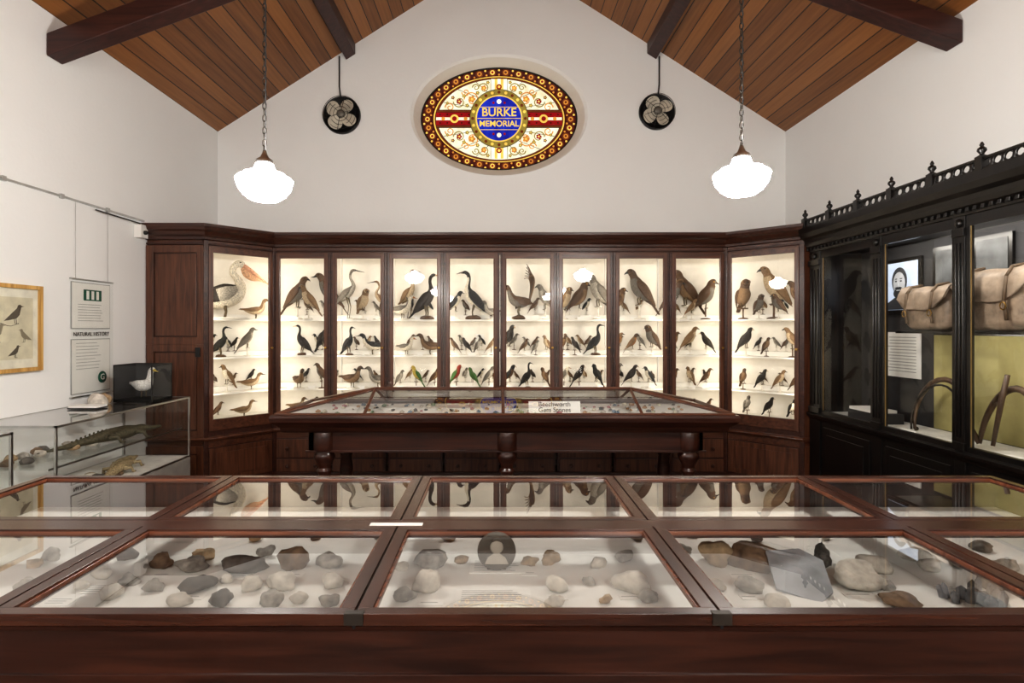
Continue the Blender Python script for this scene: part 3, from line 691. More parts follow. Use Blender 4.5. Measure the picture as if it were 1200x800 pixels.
mb.sweep(loop,[(-.01,BEDZ-.060),(.006,BEDZ-.060),(.006,BEDZ-.013),(-.01,BEDZ-.012)],MAHOG)
mb.sweep(loop,[(-.01,ZT-.045),(.006,ZT-.042),(.012,ZT-.03),(-.01,ZT-.03)],MAHOG)
mb.box(X0+.012,X1-.012,Y0+.04,Y1-.03,BEDZ-.02,BEDZ,BED)
mb.box(X0+.04,X1-.04,Y0+.06,Y1-.05,.70,BEDZ-.045,MAHOG)
LEGP=[(.055,.70),(.055,.60),(.035,.58),(.05,.55),(.03,.52),(.045,.45),(.052,.38),(.04,.25),(.028,.14),(.04,.11),(.028,.08),(.035,.03),(.02,0)]
for lx in (X0+.12,X0+1.45,X1-1.45,X1-.12):
    for ly in (Y0+.12,Y1-.12): mb.lathe([(r,z) for r,z in LEGP],(lx,ly,0),MAHOG,16)
mb.box(-.42,-.245,1.80,1.826,ZT+.0005,ZT+.002,PAPER)
mb.obj('mineral_specimen_table',.002)

def on_bed(px,py):
    Y=F*(HC-BEDZ)/(py-385.); return ((px-582)*Y/F, Y, BEDZ+.001)
RK=[plain('rock_brown',(.20,.13,.08),.8,var=.5,scale=30,bump=.5),plain('rock_grey',(.32,.30,.27),.8,var=.4,scale=40,bump=.5),plain('rock_dark',(.11,.10,.09),.7,var=.4,scale=35,bump=.5),
    plain('rock_pale',(.58,.54,.48),.8,var=.3,scale=25,bump=.4),plain('rock_ochre',(.38,.27,.16),.8,var=.4,scale=30,bump=.5)]
mb=MB()
rocks=[(345,664,38,26,0),(285,668,52,20,2),(225,668,36,18,1),(190,664,28,20,0),(233,690,42,20,2),(258,708,28,20,2),(180,692,22,14,1),(330,688,38,20,3),(387,664,30,18,1),(390,687,26,18,3),(350,706,24,14,3),(385,708,24,14,1),(295,690,26,20,3),(130,700,30,18,3),(118,676,24,14,3),(150,684,26,12,1),(210,708,30,14,3),(318,708,30,16,1),(240,655,30,14,4),(310,652,24,14,1),(265,682,18,12,3),(150,655,22,14,2),
 (505,662,36,18,1),(500,690,36,26,3),(653,692,30,20,3),(650,710,26,14,3),(620,662,22,12,4),(645,660,24,16,4),(702,664,24,14,3),(740,692,44,24,3),(730,656,26,12,1),(690,684,16,10,1),(540,660,18,10,4),(470,668,20,12,3),(760,704,26,16,1),(475,702,26,14,1),(710,706,18,10,4),
 (838,658,44,26,4),(883,664,58,28,0),(1005,688,62,32,3),(1025,668,42,20,3),(963,662,26,28,2),(880,692,34,18,1),(910,710,34,16,3),(1055,708,44,16,0),(1072,656,34,16,3),(1125,664,30,18,1),(840,690,24,14,3),(925,655,20,14,1),(1040,690,20,12,1),(1090,668,26,16,3),(1160,690,30,20,2),(1180,668,24,16,1),
 (60,655,24,14,1),(95,690,20,12,3),(30,690,24,16,1),(1100,645,24,12,4),(1150,645,24,12,2),(40,665,18,12,4),(800,648,24,12,1)]
rocks+=[(300+i*74+R.randint(-8,8),632+R.randint(-6,4),R.randint(12,20),R.randint(7,11),R.randint(0,4)) for i in range(10)]
for i,(px,py,w_,h_,k) in enumerate(rocks):
    p=on_bed(px,py); s_=p[1]/F
    if p[0]-.1<X0 or p[0]+.1>X1 or p[1]>Y1-.12: continue
    r=(w_*s_*.45,w_*s_*.34,min(h_*s_*.52,.045)); mb.rock(p,r,RK[k],seed=i*.77+1,rot=R.uniform(-.6,.6),ang=.8 if k!=3 else .6,sub=3 if w_>20 else 2)
mb.obj('mineral_specimens')
mb=MB()
def card(px,py,w_,d_,h=.002,mat=PAPER):
    p=on_bed(px,py); mb.box(p[0]-w_/2,p[0]+w_/2,p[1]-d_/2,p[1]+d_/2,BEDZ+.0005,BEDZ+h,mat)
    if h<.01:
        for q in range(int(d_/.012)-1):
            yy=p[1]+d_/2-.012*(q+1); mb.box(p[0]-w_*.42,p[0]+w_*.42*R.uniform(.5,1),yy-.0015,yy+.0015,BEDZ+h,BEDZ+h+.0004,GREYP)
card(578,700,.22,.09,.004); card(505,707,.07,.03); card(505,673,.06,.03); card(653,700,.06,.03); card(740,700,.07,.03); card(620,672,.05,.03); card(345,674,.06,.03); card(285,676,.08,.03)
card(190,674,.06,.03); card(870,674,.08,.03); card(1010,698,.10,.035); card(880,700,.06,.03); card(225,700,.07,.03); card(120,690,.12,.06); card(70,705,.08,.05); card(920,690,.05,.04); card(430,690,.05,.03); card(1110,690,.08,.04)
card(583,664,.18,.10,.003)
mb.obj('specimen_labels')
mb=MB(); p=on_bed(582,672); y_=p[1]+.02; r=.062; zc=BEDZ+r+.002
SEP=plain('sepia_dark',(.10,.09,.075),.5); SEPL=plain('sepia_light',(.50,.46,.40),.5)
mb.lathe([(r,.004),(r,-.002),(r*.9,-.004),(.002,-.004)],(p[0],y_,zc),SEP,28,'y')
mb.lathe([(r*.36,0),(r*.3,-.004),(.001,-.006)],(p[0],y_-.004,zc+.014),SEPL,16,'y')
mb.lathe([(r*.30,0),(r*.2,-.003),(.001,-.003)],(p[0],y_-.003,zc+.032),SEP,12,'y')
mb.add([(p[0]-r*.62,y_-.0055,zc-.040),(p[0]-r*.45,y_-.0055,zc-.018),(p[0]-.01,y_-.0055,zc-.006),(p[0]+.01,y_-.0055,zc-.006),(p[0]+r*.45,y_-.0055,zc-.018),(p[0]+r*.62,y_-.0055,zc-.040)],[(0,1,2,3,4,5)],SEPL)
mb.box(p[0]-.03,p[0]+.03,y_+.002,y_+.03,BEDZ+.001,BEDZ+.02,BLACK)
mb.obj('round_portrait_photograph')
mb=MB(); p=on_bed(955,704)
SL=plain('slate_slab',(.34,.36,.39),.35,var=.25,scale=14,bump=.1)
mb.M=Matrix.Translation((p[0],p[1]+.03,BEDZ+.002))@Matrix.Rotation(-.35,4,'Z')@Matrix.Rotation(math.radians(22),4,'X')
mb.prism([(-.085,0),(.025,-.03),(.065,.02),(.06,.14),(.0,.18),(-.10,.15)],.0,.008,SL)
mb.M=Matrix.Identity(4); mb.box(p[0]-.03,p[0]+.03,p[1]+.13,p[1]+.15,BEDZ+.001,BEDZ+.045,PAPER)
mb.obj('slate_slab_specimen')
mb=MB(); CRY=plain('smoky_crystal',(.16,.16,.17),.08,var=.5,scale=20); p=on_bed(1140,705)
for i in range(26):
    a=R.uniform(0,6.28); rr=R.uniform(0,.085); h=R.uniform(.02,.055); w_=R.uniform(.008,.016); tl=.4
    c=Vector((p[0]+rr*math.cos(a),p[1]+rr*.6*math.sin(a),BEDZ+.002)); t=c+Vector((math.cos(a)*h*tl*rr*8,math.sin(a)*h*tl*rr*5,h))
    mb.tube([c,c.lerp(t,.75),t],[w_,w_*.9,.001],CRY,6)
mb.s=[False]*len(mb.s); mb.obj('crystal_cluster')

# ------------------------------------------------------------------ gemstone table (hipped glass case)
mb=MB()
gx0,gx1,gy0,gy1=-1.70,1.82,4.08,4.98; rx0,rx1,ry=-1.0,1.1,4.50; gz=1.0; rz=1.155
loop=[(gx0,gy1-.001),(gx0,gy0),(gx1,gy0),(gx1,gy1),(gx0+.001,gy1)]
mb.sweep(loop,[(-.10,gz-.14),(-.075,gz-.14),(-.06,gz-.12),(-.055,gz-.10),(-.02,gz-.07),(0,gz-.05),(.004,gz-.02),(-.004,gz),(-.05,gz),(-.05,gz-.07),(-.10,gz-.10)],MAHOG,False)
mb.box(gx0+.08,gx1-.08,gy0+.08,gy1-.08,gz-.13,gz-.06,MAHOG)
mb.box(gx0+.05,gx1-.05,gy0+.05,gy1-.05,gz-.06,gz-.025,BED)
def bar(a,b_,w=.016,mat=CABH): mb.tube([a,b_],w,mat,4)
fl_=(gx0+.03,gy0+.03,gz); fr_=(gx1-.03,gy0+.03,gz); bl_=(gx0+.03,gy1-.03,gz); br_=(gx1-.03,gy1-.03,gz); r0=(rx0,ry,rz); r1=(rx1,ry,rz)
for a,b_ in ((fl_,r0),(bl_,r0),(fr_,r1),(br_,r1),(r0,r1),(fl_,fr_),(bl_,br_),(fl_,bl_),(fr_,br_)): bar(a,b_)
xm=(rx0+rx1)/2
for x in (rx0,xm,rx1): bar((x,gy0+.03,gz),(x,ry,rz),.014); bar((x,gy1-.03,gz),(x,ry,rz),.014)
mb.add([fl_,fr_,r1,r0],[(0,1,2,3)],GLASS); mb.add([bl_,br_,r1,r0],[(0,1,2,3)],GLASS); mb.add([fl_,r0,bl_],[(0,1,2)],GLASS); mb.add([fr_,r1,br_],[(0,1,2)],GLASS)
mb.box(-1.44,1.58,gy0+.10,gy0+.14,.71,.86,MAHOG); mb.box(-1.44,1.58,gy1-.14,gy1-.10,.71,.86,MAHOG); mb.box(-1.44,-1.40,gy0+.10,gy1-.1,.71,.86,MAHOG); mb.box(1.54,1.58,gy0+.10,gy1-.1,.71,.86,MAHOG)
mb.box(-1.46,1.60,gy0+.085,gy0+.10,.705,.72,MAHOG)
LP2=[(.085,.86),(.085,.72),(.06,.71),(.075,.69),(.08,.66),(.06,.62),(.045,.58),(.062,.56),(.045,.53),(.058,.42),(.05,.28),(.035,.16),(.052,.13),(.035,.10),(.04,.04),(.03,0)]
for x,yy in ((-1.33,gy0+.14),(.08,gy0+.14),(1.48,gy0+.14),(-1.33,gy1-.14),(1.48,gy1-.14)): mb.lathe(LP2,(x,yy,0),MAHOG,20)
gem=mb.obj('gemstone_display_table',.002)
mb=MB()
cols=[(.35,.14,.16),(.14,.20,.27),(.6,.56,.45),(.35,.2,.1),(.17,.24,.16),(.4,.36,.32),(.05,.05,.05)]
for i in range(150):
    x=R.uniform(gx0+.25,gx1-.25); yy=R.uniform(gy0+.16,gy1-.16); s_=R.uniform(.008,.026)
    mb.rock((x,yy,gz-.024),(s_,s_,s_*.7),plain('gem_%d'%(i%7),cols[i%7],.2),seed=i*.3,ang=.6,sub=1)
for i in range(18):
    x=gx0+.3+i*.17; yy=gy0+.2+.3*(i%2); mb.box(x-.04,x+.04,yy-.025,yy+.025,gz-.024,gz-.022,PAPER)
mb.obj('gemstones')
mb=MB(); mb.M=Matrix.Translation((.46,4.33,.977))@Matrix.Rotation(math.radians(-14),4,'X'); mb.box(-.205,.205,0,.006,0,.098,PAPER)
sg=mb.obj('gemstones_sign')
# lettering parallel to the leaning card, just in front of its face
def card_pt(h): 
    v=Matrix.Rotation(math.radians(-14),4,'X')@Vector((0,-.003,h)); return (.46,4.33+v.y,.977+v.z)
text('Beechworth',card_pt(.073),(76,0,0),.052,INK,sg,'sign_line_1'); text('Gem Stones',card_pt(.028),(76,0,0),.052,INK,sg,'sign_line_2')

# ------------------------------------------------------------------ ebonised cabinet on right wall
FX=2.99; bx=XR-.012; CY0,CY1=1.95,5.19; CR=.055
mb=MB()
mb.box(bx-.03,bx,CY0,CY1,.0,2.44,EBON)
mb.box(FX,bx-.03,CY1-.03,CY1,.0,2.44,EBON); mb.box(FX,bx-.03,CY0,CY0+.03,0,2.44,EBON)
mb.box(FX,bx,CY0,CY1,2.36,2.45+CR,EBON); mb.box(FX-.0,bx,CY0+.03,CY1-.03,.80,.86,EBON)
cl=[(FX,CY1),(FX,CY0)]
mb.sweep(cl,[(-.02,2.36),(.02,2.37),(.025,2.40),(.05,2.42),(.06,2.45),(.065,2.48),(.10,2.50),(.12,2.54),(.125,2.535+CR),(-.02,2.535+CR)],EBON)
yy=CY0+.03
while yy<CY1-.02: mb.box(FX-.045,FX-.005,yy,yy+.025,2.385,2.41,EBON); yy+=.055
mb.sweep(cl,[(-.02,.80),(.015,.80),(.03,.82),(.045,.835),(.05,.86),(-.02,.87)],EBON)
mb.sweep(cl,[(-.02,.0),(.03,.0),(.03,.10),(.01,.12),(-.02,.12)],EBON)
mb.box(FX,FX+.02,CY0,CY1,.1,.80,EBON)
bayY=[(5.03,4.33),(4.23,3.55),(3.47,2.79),(2.71,2.03)]
STY=[5.19,5.03,4.33,4.23,3.55,3.47,2.79,2.71,2.03,1.95]
for k in range(0,10,2):
    a,b_=STY[k+1],STY[k]
    mb.box(FX-.015,FX+.035,a,b_,.12,2.37,EBON)
    for q in range(3):
        c=a+(b_-a)*(q+.5)/3; mb.tube([(FX-.017,c,.95),(FX-.017,c,2.2)],.007,EBON,6)
    mb.box(FX-.03,FX+.0,a-.006,b_+.006,2.24,2.29,EBON); mb.box(FX-.028,FX,a-.004,b_+.004,.87,.92,EBON); mb.ball((FX-.02,(a+b_)/2,2.325),(.02,.028,.028),EBON,10)
GT=plain('gilt_bead',(.25,.17,.07),.4,.5)
for (a,b_) in bayY:
    g=.028
    for q in ((b_,a,2.30,2.37),(b_,a,.86,.90)): mb.box(FX-.008,FX+.03,q[0],q[1],q[2],q[3],EBON)
    mb.box(FX-.008,FX+.022,b_,b_+g,.9,2.30,EBON); mb.box(FX-.008,FX+.022,a-g,a,.9,2.30,EBON)
    for yy in (b_+g,a-g-.004): mb.box(FX-.004,FX+.004,yy,yy+.004,.9,2.30,GT)
    mb.quad((FX+.003,b_+g,.90),(FX+.003,a-g,.90),(FX+.003,a-g,2.30),(FX+.003,b_+g,2.30),GLASSD)
    mb.box(FX-.012,FX+.01,b_+.04,a-.04,.18,.75,EBON); mb.box(FX-.022,FX+.0,b_+.10,a-.10,.24,.69,EBON)
WS=plain('case_floor_white',(.72,.71,.68),.7); DKL=plain('dark_lining',(.03,.03,.032),.7); YG=plain('yellow_green_backdrop',(.34,.30,.13),.8,var=.35,scale=3)
mb.box(FX+.04,bx-.04,CY0+.04,CY1-.04,.861,.868,WS)
mb.box(bx-.036,bx-.031,CY0+.04,4.30,.87,1.60,YG); mb.box(bx-.036,bx-.031,4.30,CY1-.04,.87,2.35,DKL)
mb.box(bx-.036,bx-.031,CY0+.04,4.30,1.66,2.35,plain('grey_lining',(.05,.05,.055),.7))
mb.box(FX+.09,bx-.04,CY0+.04,4.22,1.615,1.635,EBON)
mb.box(FX-.10,FX-.06,CY0,CY1,2.535+CR,2.553+CR,EBON); mb.box(FX-.095,FX-.065,CY0,CY1,2.605+CR,2.620+CR,EBON)
yy=CY0+.03
while yy<CY1-.04:
    pts=[(FX-.08,yy+.030*math.cos(2*math.pi*q/10),2.58+CR+.027*math.sin(2*math.pi*q/10)) for q in range(10)]
    mb.tube(pts,.008,EBON,5,True); mb.tube([(FX-.08,yy+.035,2.54+CR),(FX-.08,yy+.035,2.61+CR)],.012,EBON,5); yy+=.07
fy=CY1-.04
while fy>CY0:
    mb.box(FX-.105,FX-.055,fy-.025,fy+.025,2.535+CR,2.628+CR,EBON)
    mb.lathe([(.028,.0),(.012,.010),(.012,.016),(.025,.034),(.022,.048),(.008,.06),(.013,.068),(.004,.088)],(FX-.08,fy,2.628+CR),EBON,12); fy-=.375
bc=mb.obj('ebonised_display_cabinet',.002)
def strip(name,loc,length,power):
    o=area(name,loc,(1,0,-.7),length,.04,power,(1,.93,.84),bc)
    o.rotation_euler=Vector((1,0,-.7)).to_track_quat('-Z','X').to_euler()
    ax=o.rotation_euler.to_matrix()@Vector((1,0,0))
    if abs(ax.y)<.5: o.data.size,o.data.size_y=.04,length
strip('cabinet_top_fill',(FX+.06,3.4,2.33),2.6,11); strip('cabinet_shelf_fill',(FX+.10,3.1,1.605),2.1,5)  # unseen fill lights added to brighten the interior, turned away from the view
# portrait of a man
mb=MB(); xx=bx-.04
mb.box(xx-.02,xx,4.40,4.86,1.78,2.24,EBON); PG=plain('portrait_grey',(.46,.52,.62),.5,emit=(.5,.6,.8),es=.5)  # glow put into the backdrop colour so the picture looks lit
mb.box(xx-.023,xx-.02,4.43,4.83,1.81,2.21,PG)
HR=plain('portrait_dark',(.05,.055,.065),.6); SK=plain('portrait_face',(.55,.57,.61),.6,emit=(.5,.55,.65),es=.05)  # face colour carries a faint added glow too
mb.ball((xx-.024,4.63,2.055),(.004,.088,.115),HR,20)
mb.ball((xx-.027,4.63,2.035),(.005,.070,.095),SK,18)
mb.ball((xx-.029,4.63,1.950),(.006,.062,.045),HR,14)
mb.ball((xx-.034,4.63,1.975),(.002,.026,.006),SK,8)
mb.ball((xx-.032,4.63,1.995),(.003,.040,.010),HR,8)
for s_ in (-.028,.028): mb.ball((xx-.032,4.63+s_,2.052),(.002,.012,.007),HR,8); mb.ball((xx-.031,4.63+s_,2.072),(.002,.017,.004),HR,8)
mb.ball((xx-.032,4.63,2.02),(.006,.009,.024),SK,8)
mb.add([(xx-.026,4.45,1.812),(xx-.026,4.50,1.87),(xx-.026,4.58,1.915),(xx-.026,4.68,1.915),(xx-.026,4.77,1.87),(xx-.026,4.81,1.812)],[(0,1,2,3,4,5)],HR)
mb.obj('explorer_portrait')
mb=MB(); mb.box(xx-.012,xx,4.42,4.84,1.24,1.62,PAPER)
for q in range(12): mb.box(xx-.0135,xx-.012,4.46,4.80-R.uniform(0,.05),1.58-.026*q-.006,1.58-.026*q,GREYP)
mb.obj('text_panel')
for (a,b_,c,d) in ((4.28,3.98,1.72,2.28),(3.92,3.62,1.95,2.30)):
    mb=MB(); mb.box(xx-.02,xx-.0,b_,a,c,d,EBON); mb.box(xx-.023,xx-.02,b_+.03,a-.03,c+.03,d-.03,plain('print_grey_dark',(.10,.105,.11),.4,scale=6,var=.6)); mb.obj('framed_document')
LEA=plain('worn_leather',(.30,.225,.165),.55,var=.4,scale=16,bump=.35); LEF=plain('worn_leather_flap',(.36,.28,.215),.5,var=.35,scale=12,bump=.3); LED=plain('worn_leather_strap',(.14,.095,.06),.5)
def bag(yc,w,h,xc=3.19):
    mb=MB(); z0=1.636
    # body: pannier with slightly bulging front
    mb.ball((xc+.01,yc,z0+h*.40),(.105,w*.47,h*.40),LEA,40,.42)
    nb=len(mb.v)
    # flap: curved sheet folded over the top, rounded lower corners
    prof=[(.085,h*.80),(.05,h*.87),(-.02,h*.89),(-.08,h*.84),(-.112,h*.72),(-.124,h*.55),(-.128,h*.40)]
    NS=17; vs=[]; fs=[]
    for i in range(NS):
        t=-1+2*i/(NS-1); drop=(1-abs(t)**3.2)
        for j,(ox,z) in enumerate(prof):
            zz=z if j<5 else z+(1-drop)*h*(.10 if j==5 else .22)
            wv=.006*math.sin(t*9+j)
            vs.append((xc+ox+wv,yc+t*w*.50,z0+zz+.004*math.sin(t*7)-(.018*(1-t*t) if j<4 else 0)))
    m_=len(prof)
    for i in range(NS-1):
        for j in range(m_-1): fs.append((i*m_+j,i*m_+j+1,(i+1)*m_+j+1,(i+1)*m_+j))
    o_=len(vs); vs+= [(p[0]+.012,p[1],p[2]-.006) for p in vs]; fs+=[tuple(o_+k for k in f[::-1]) for f in fs]
    for i in range(NS-1): fs.append((i*m_+m_-1,(i+1)*m_+m_-1,o_+(i+1)*m_+m_-1,o_+i*m_+m_-1))
    mb.add(vs,fs,LEF,True)
    for i in range(nb):
        v=Vector(mb.v[i]); d=noise.noise(v*8)*.012+noise.noise(v*18)*.004
        mb.v[i]=(v.x+d,v.y+d*.6,max(z0,v.z+d*.5))
    for s_ in (-.27,.27):
        y1=yc+s_*w
        for (xa,za,xb,zb_) in ((.0,.885,-.085,.85),(-.085,.85,-.120,.72),(-.120,.72,-.136,.40),(-.136,.40,-.118,.14)):
            mb.tube([(xc+xa,y1,z0+za*h),(xc+xb,y1,z0+zb_*h)],.010,LED,6)
        pts=[(xc-.142,y1+.020*math.cos(2*math.pi*q/8),z0+h*.33+.024*math.sin(2*math.pi*q/8)) for q in range(8)]; mb.tube(pts,.004,BRASS,5,True)
    mb.obj('leather_saddlebag')
bag(3.97,.44,.38); bag(3.43,.52,.46); bag(2.88,.48,.43)
YK=wood('yoke_wood',(.05,.03,.02),(.14,.085,.05),2,.5,.1)
mb=MB()
def arc(yc,rw,h,z0,x_,lean=.0,a0=-.15,a1=1.15):
    pts=[]
    for q in range(17):
        t=math.pi*(a0+(a1-a0)*q/16); pts.append((x_+lean*math.sin(t),yc+rw*math.cos(t),z0+h*.2+h*.8*math.sin(t)))
    zmin=min(p[2] for p in pts); return [(p[0],p[1],p[2]-zmin+z0) for p in pts]
p_=arc(3.98,.22,.34,.885,3.22,.05); mb.tube(p_,[.010+.010*math.sin(math.pi*i/16) for i in range(17)],YK,8)
mb.tube([(q[0]-.03,q[1]*.97+.12,q[2]*.9+.088) for q in p_],.008,IRON,6)
mb.ball((3.22,4.19,.885),.016,IRON,8); mb.ball((3.22,3.77,.885),.016,IRON,8); mb.obj('horse_hames')
mb=MB()
p_=arc(3.42,.20,.48,.89,3.20,.06,0,1.0); mb.tube(p_,[.012+.010*math.sin(math.pi*i/16) for i in range(17)],YK,8)
mb.tube([(3.20,3.62,.89),(3.17,3.70,1.05),(3.16,3.76,1.25)],[.016,.018,.010],YK,8)
mb.tube([(3.2,3.42,1.36),(3.19,3.45,1.2),(3.18,3.50,.9)],[.014,.016,.012],YK,8); mb.obj('wooden_yoke')
mb=MB(); mb.box(3.12,3.32,4.45,4.85,.869,.95,DKL); mb.box(3.10,3.30,4.50,4.80,.951,.975,PAPER); mb.obj('open_document_box')
mb=MB()
for y_ in (3.0,3.25,3.7,4.1): mb.box(3.05,3.11,y_-.05,y_+.05,.869,.89,PAPER)
mb.obj('exhibit_captions')

# ------------------------------------------------------------------ left wall items
mb=MB(); mb.box(XL+.003,XL+.018,.5,5.2,2.665,2.68,CHROME)
for k in range(9): mb.box(XL+.003,XL+.024,.7+k*.5,.73+k*.5,2.655,2.69,CHROME)
mb.tube([(XL+.03,4.55,2.64),(XL+.03,5.2,2.635)],.006,BLACK,5); mb.obj('picture_hanging_rail')
mb=MB(); mb.box(XL+.004,XL+.07,5.07,5.17,2.50,2.62,WHITE); mb.lathe([(.02,0),(.02,.02),(.01,.03)],(XL+.07,5.12,2.55),BLACK,12,'x'); mb.obj('motion_sensor')
mb=MB(); x_=XL+.004; a,b_,c,d=3.45,4.02,1.345,1.96
for q in ((a,a+.028,c,d),(b_-.028,b_,c,d),(a+.028,b_-.028,c,c+.028),(a+.028,b_-.028,d-.028,d)): mb.box(x_,x_+.03,q[0],q[1],q[2],q[3],GOLDW)
mb.box(x_,x_+.012,a+.02,b_-.02,c+.02,d-.02,plain('aged_paper',(.80,.77,.66),.8))
mb.box(x_+.012,x_+.013,a+.09,b_-.07,c+.09,d-.09,plain('aged_paper_dark',(.68,.63,.48),.8))
SK2=plain('sketch_ink',(.10,.08,.06),.8); SK3=plain('sketch_wash',(.28,.24,.17),.8)
def plate_bird(cy,cz,s,f,mat):
    o=[(-1.0,-.55),(-.55,-.15),(-.1,.25),(.2,.5),(.3,.75),(.5,.82),(.62,.72),(.9,.66),(.62,.6),(.55,.35),(.45,-.05),(.15,-.35),(-.2,-.42),(-.6,-.5)]
    vs=[(x_+.0135,cy+f*p[0]*s,cz+p[1]*s) for p in o]; mb.add(vs,[tuple(range(len(o)))],mat)
    for q in (-.05,.12): mb.tube([(x_+.014,cy+f*q*s,cz-.38*s),(x_+.014,cy+f*(q+.05)*s,cz-.75*s),(x_+.014,cy+f*(q+.25)*s,cz-.78*s)],.0018,SK2,4)
plate_bird(3.80,1.75,.085,1,SK2); plate_bird(3.88,1.60,.060,-1,SK3); plate_bird(3.66,1.62,.08,1,SK3); plate_bird(3.80,1.49,.055,1,SK2)
mb.tube([(x_+.014,3.62+.03*t,1.68+.012*math.sin(t)) for t in range(8)],.002,SK2,4)
mb.quad((x_+.018,a+.02,c+.02),(x_+.018,b_-.02,c+.02),(x_+.018,b_-.02,d-.02),(x_+.018,a+.02,d-.02),GLASSD)
mb.obj('framed_bird_sketch',.002)
mb=MB(); ya,yb=4.30,4.74
for (c,d) in ((1.655,2.02),(1.13,1.56)):
    mb.box(x_,x_+.006,ya+.014,yb+.006,c-.006,d+.006,GREYP); mb.box(x_+.002,x_+.008,ya+.02,yb,c,d,PAPER)
mb.box(x_+.008,x_+.009,ya+.14,yb-.10,1.88,1.97,DGREEN)
for q in range(3): mb.box(x_+.009,x_+.0095,ya+.17+q*.055,ya+.20+q*.055,1.89,1.96,PAPER)
for q in range(7): mb.box(x_+.008,x_+.0086,ya+.08,yb-.06-R.uniform(0,.06),1.845-.022*q,1.849-.022*q,GREYP)
for q in range(9): mb.box(x_+.008,x_+.0086,ya+.06,yb-.10-R.uniform(0,.08),1.53-.026*q,1.534-.026*q,GREYP)
mb.lathe([(.05,0),(.05,.002),(.001,.002)],(x_+.008,yb-.09,1.24),DGREEN,20,'x')
mb.quad((x_+.016,ya,1.10),(x_+.016,yb+.03,1.10),(x_+.016,yb+.03,2.05),(x_+.016,ya,2.05),GLASSD)
for z in (1.10,2.045): mb.box(x_,x_+.02,ya,yb+.03,z,z+.008,CHROME)
for yy in (ya+.05,yb-.03): mb.tube([(x_+.012,yy,2.05),(x_+.012,yy,2.66)],.0015,CHROME,4)
sg=mb.obj('natural_history_sign'); text('NATURAL HISTORY',(x_+.010,(ya+yb)/2+.01,1.605),(90,0,90),.045,INK,sg,'sign_heading')
text('G',(x_+.0115,yb-.09,1.24),(90,0,90),.07,PAPER,sg,'sign_emblem')

def showcase(x1,ya,yb,zt,name,shelf=True):
    mb=MB(); x0=XL+.01; t=.014
    mb.box(x0,x1,ya,yb,0,.50,plain('showcase_base_grey',(.30,.29,.27),.5)); mb.box(x0+.01,x1-.01,ya+.01,yb-.01,.50,.51,WS)
    for x in (x0,x1-t):
        for yy in (ya,yb-t): mb.box(x,x+t,yy,yy+t,.50,zt,CHROME)
    for z in (.50,zt-t):
        mb.box(x0,x1,ya,ya+t,z,z+t,CHROME); mb.box(x0,x1,yb-t,yb,z,z+t,CHROME); mb.box(x1-t,x1,ya,yb,z,z+t,CHROME); mb.box(x0,x0+t,ya,yb,z,z+t,CHROME)
    mb.quad((x0,ya,zt-.002),(x1,ya,zt-.002),(x1,yb,zt-.002),(x0,yb,zt-.002),GLASS)
    mb.quad((x1-.004,ya,.5),(x1-.004,yb,.5),(x1-.004,yb,zt),(x1-.004,ya,zt),GLASSD)
    mb.quad((x0,ya+.004,.5),(x1,ya+.004,.5),(x1,ya+.004,zt),(x0,ya+.004,zt),GLASSD)
    mb.quad((x0,yb-.004,.5),(x1,yb-.004,.5),(x1,yb-.004,zt),(x0,yb-.004,zt),GLASSD)
    if shelf:
        mb.box(x0+.02,x1-.06,ya+.02,yb-.02,.755,.763,GLASSD); mb.box(x1-.066,x1-.06,ya+.02,yb-.02,.753,.765,CHROME)
    mb.obj(name)
showcase(-2.76,3.42,4.92,1.04,'glass_showcase'); showcase(-2.85,2.30,3.22,1.04,'glass_showcase')
def reptile(loc,L_,yaw,cols,name):
    mb=MB(); c1=plain('reptile_%s'%name,cols,.6,var=.5,scale=60,bump=.4)
    st=[(-.55,.03,.004,.004),(-.35,.035,.02,.02),(-.15,.05,.04,.035),(0,.06,.07,.05),(.15,.06,.075,.055),(.25,.06,.045,.04),(.31,.065,.05,.035),(.38,.055,.035,.022),(.50,.05,.018,.012)]
    mb.loft(st,12,lambda t,s_:c1)
    for sx in (-.04,.2):
        for sd in(1,-1): mb.tube([(sx,sd*.05,.055),(sx+.03,sd*.11,.05),(sx+.05,sd*.12,.008),(sx+.08,sd*.13,.006)],[.022,.016,.012,.006],c1,6)
    for i in range(16): mb.ball((-.3+i*.035,0,.062+.045*math.sin(math.pi*min(1,i/16))),(.010,.006,.010),c1,6)
    mb.obj(name,0,None,loc,yaw,L_)
reptile((-3.02,4.25,.765),.95,math.pi/2-.25,(.09,.08,.05),'mounted_crocodile')
reptile((-2.98,4.3,.511),.85,math.pi/2+.3,(.38,.30,.18),'mounted_lizard')
mb=MB()
for i in range(16):
    mb.rock((R.uniform(-3.25,-2.88),3.5+i*.05,.511),(R.uniform(.03,.07),R.uniform(.03,.06),R.uniform(.02,.05)),RK[i%5],seed=i+40,sub=2)
for i in range(10): mb.rock((R.uniform(-3.28,-3.0),3.5+i*.07,.765),(.04,.035,.03),RK[(i*2)%5],seed=i+70,sub=2)
mb.obj('fossil_specimens')
mb=MB()
for i in range(12): mb.rock((R.uniform(-3.3,-2.95),2.4+i*.065,.511),(.05,.04,.035),RK[i%5],seed=i+90,sub=2)
mb.obj('fossil_specimens')
mb=MB(); a,b_,c,d=-3.16,-2.84,4.50,4.78; z0=1.041; h=.31
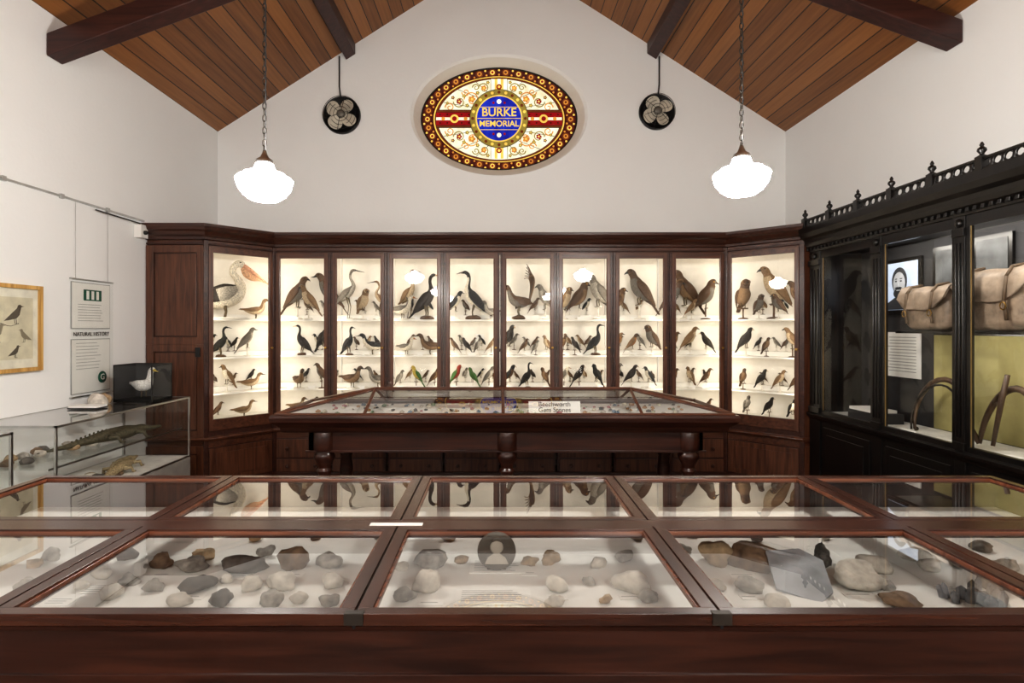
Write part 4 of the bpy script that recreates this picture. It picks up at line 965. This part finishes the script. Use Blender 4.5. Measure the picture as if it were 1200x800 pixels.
mb.box(a,b_,c,d,z0,z0+.02,BLACK)
for x in (a,b_-.008):
    for yy in (c,d-.008): mb.box(x,x+.008,yy,yy+.008,z0,z0+h,BLACK)
z=z0+h-.008
mb.box(a,b_,c,c+.008,z,z+.008,BLACK); mb.box(a,b_,d-.008,d,z,z+.008,BLACK); mb.box(a,a+.008,c,d,z,z+.008,BLACK); mb.box(b_-.008,b_,c,d,z,z+.008,BLACK)
mb.box(a,a+.004,c,d,z0,z0+h,DKL); mb.box(a,b_,d-.004,d,z0,z0+h,DKL)
mb.quad((a,c,z0),(b_,c,z0),(b_,c,z0+h),(a,c,z0+h),GLASSD); mb.quad((b_,c,z0),(b_,d,z0),(b_,d,z0+h),(b_,c,z0+h),GLASSD)
mb.obj('boxed_bird_case')
make_bird('gull',.265,pwhite,(-3.0,4.64,z0+.021),-.45,'mounted_tern',False)
mb=MB(); mb.rock((-3.17,4.33,1.041),(.07,.06,.065),RK[3],seed=3); mb.rock((-3.2,4.46,1.041),(.05,.04,.05),RK[4],seed=8); mb.obj('coral_rock')
mb=MB(); mb.box(-3.24,-3.02,4.12,4.24,1.041,1.052,DKL); mb.box(-3.235,-3.022,4.122,4.238,1.052,1.062,PAPER); mb.box(-3.24,-3.02,4.12,4.24,1.062,1.066,WHITE); mb.obj('visitor_booklet')

# ------------------------------------------------------------------ world + camera
w=bpy.data.worlds.new('world'); scene.world=w; w.use_nodes=True
w.node_tree.nodes['Background'].inputs[0].default_value=(.8,.85,.9,1); w.node_tree.nodes['Background'].inputs[1].default_value=.3
cam=bpy.data.cameras.new('camera'); co=bpy.data.objects.new('camera',cam); COL.objects.link(co); scene.camera=co
co.location=(0,0,HC); co.rotation_euler=(math.radians(90),0,0)
cam.sensor_width=36; cam.lens=36*F/1200; cam.shift_x=18/1200; cam.shift_y=-15/1200; cam.clip_start=.05
scene.view_settings.view_transform='Standard'; scene.view_settings.exposure=0
try: scene.view_settings.look='Medium High Contrast'
except Exception as e: print('look', e)
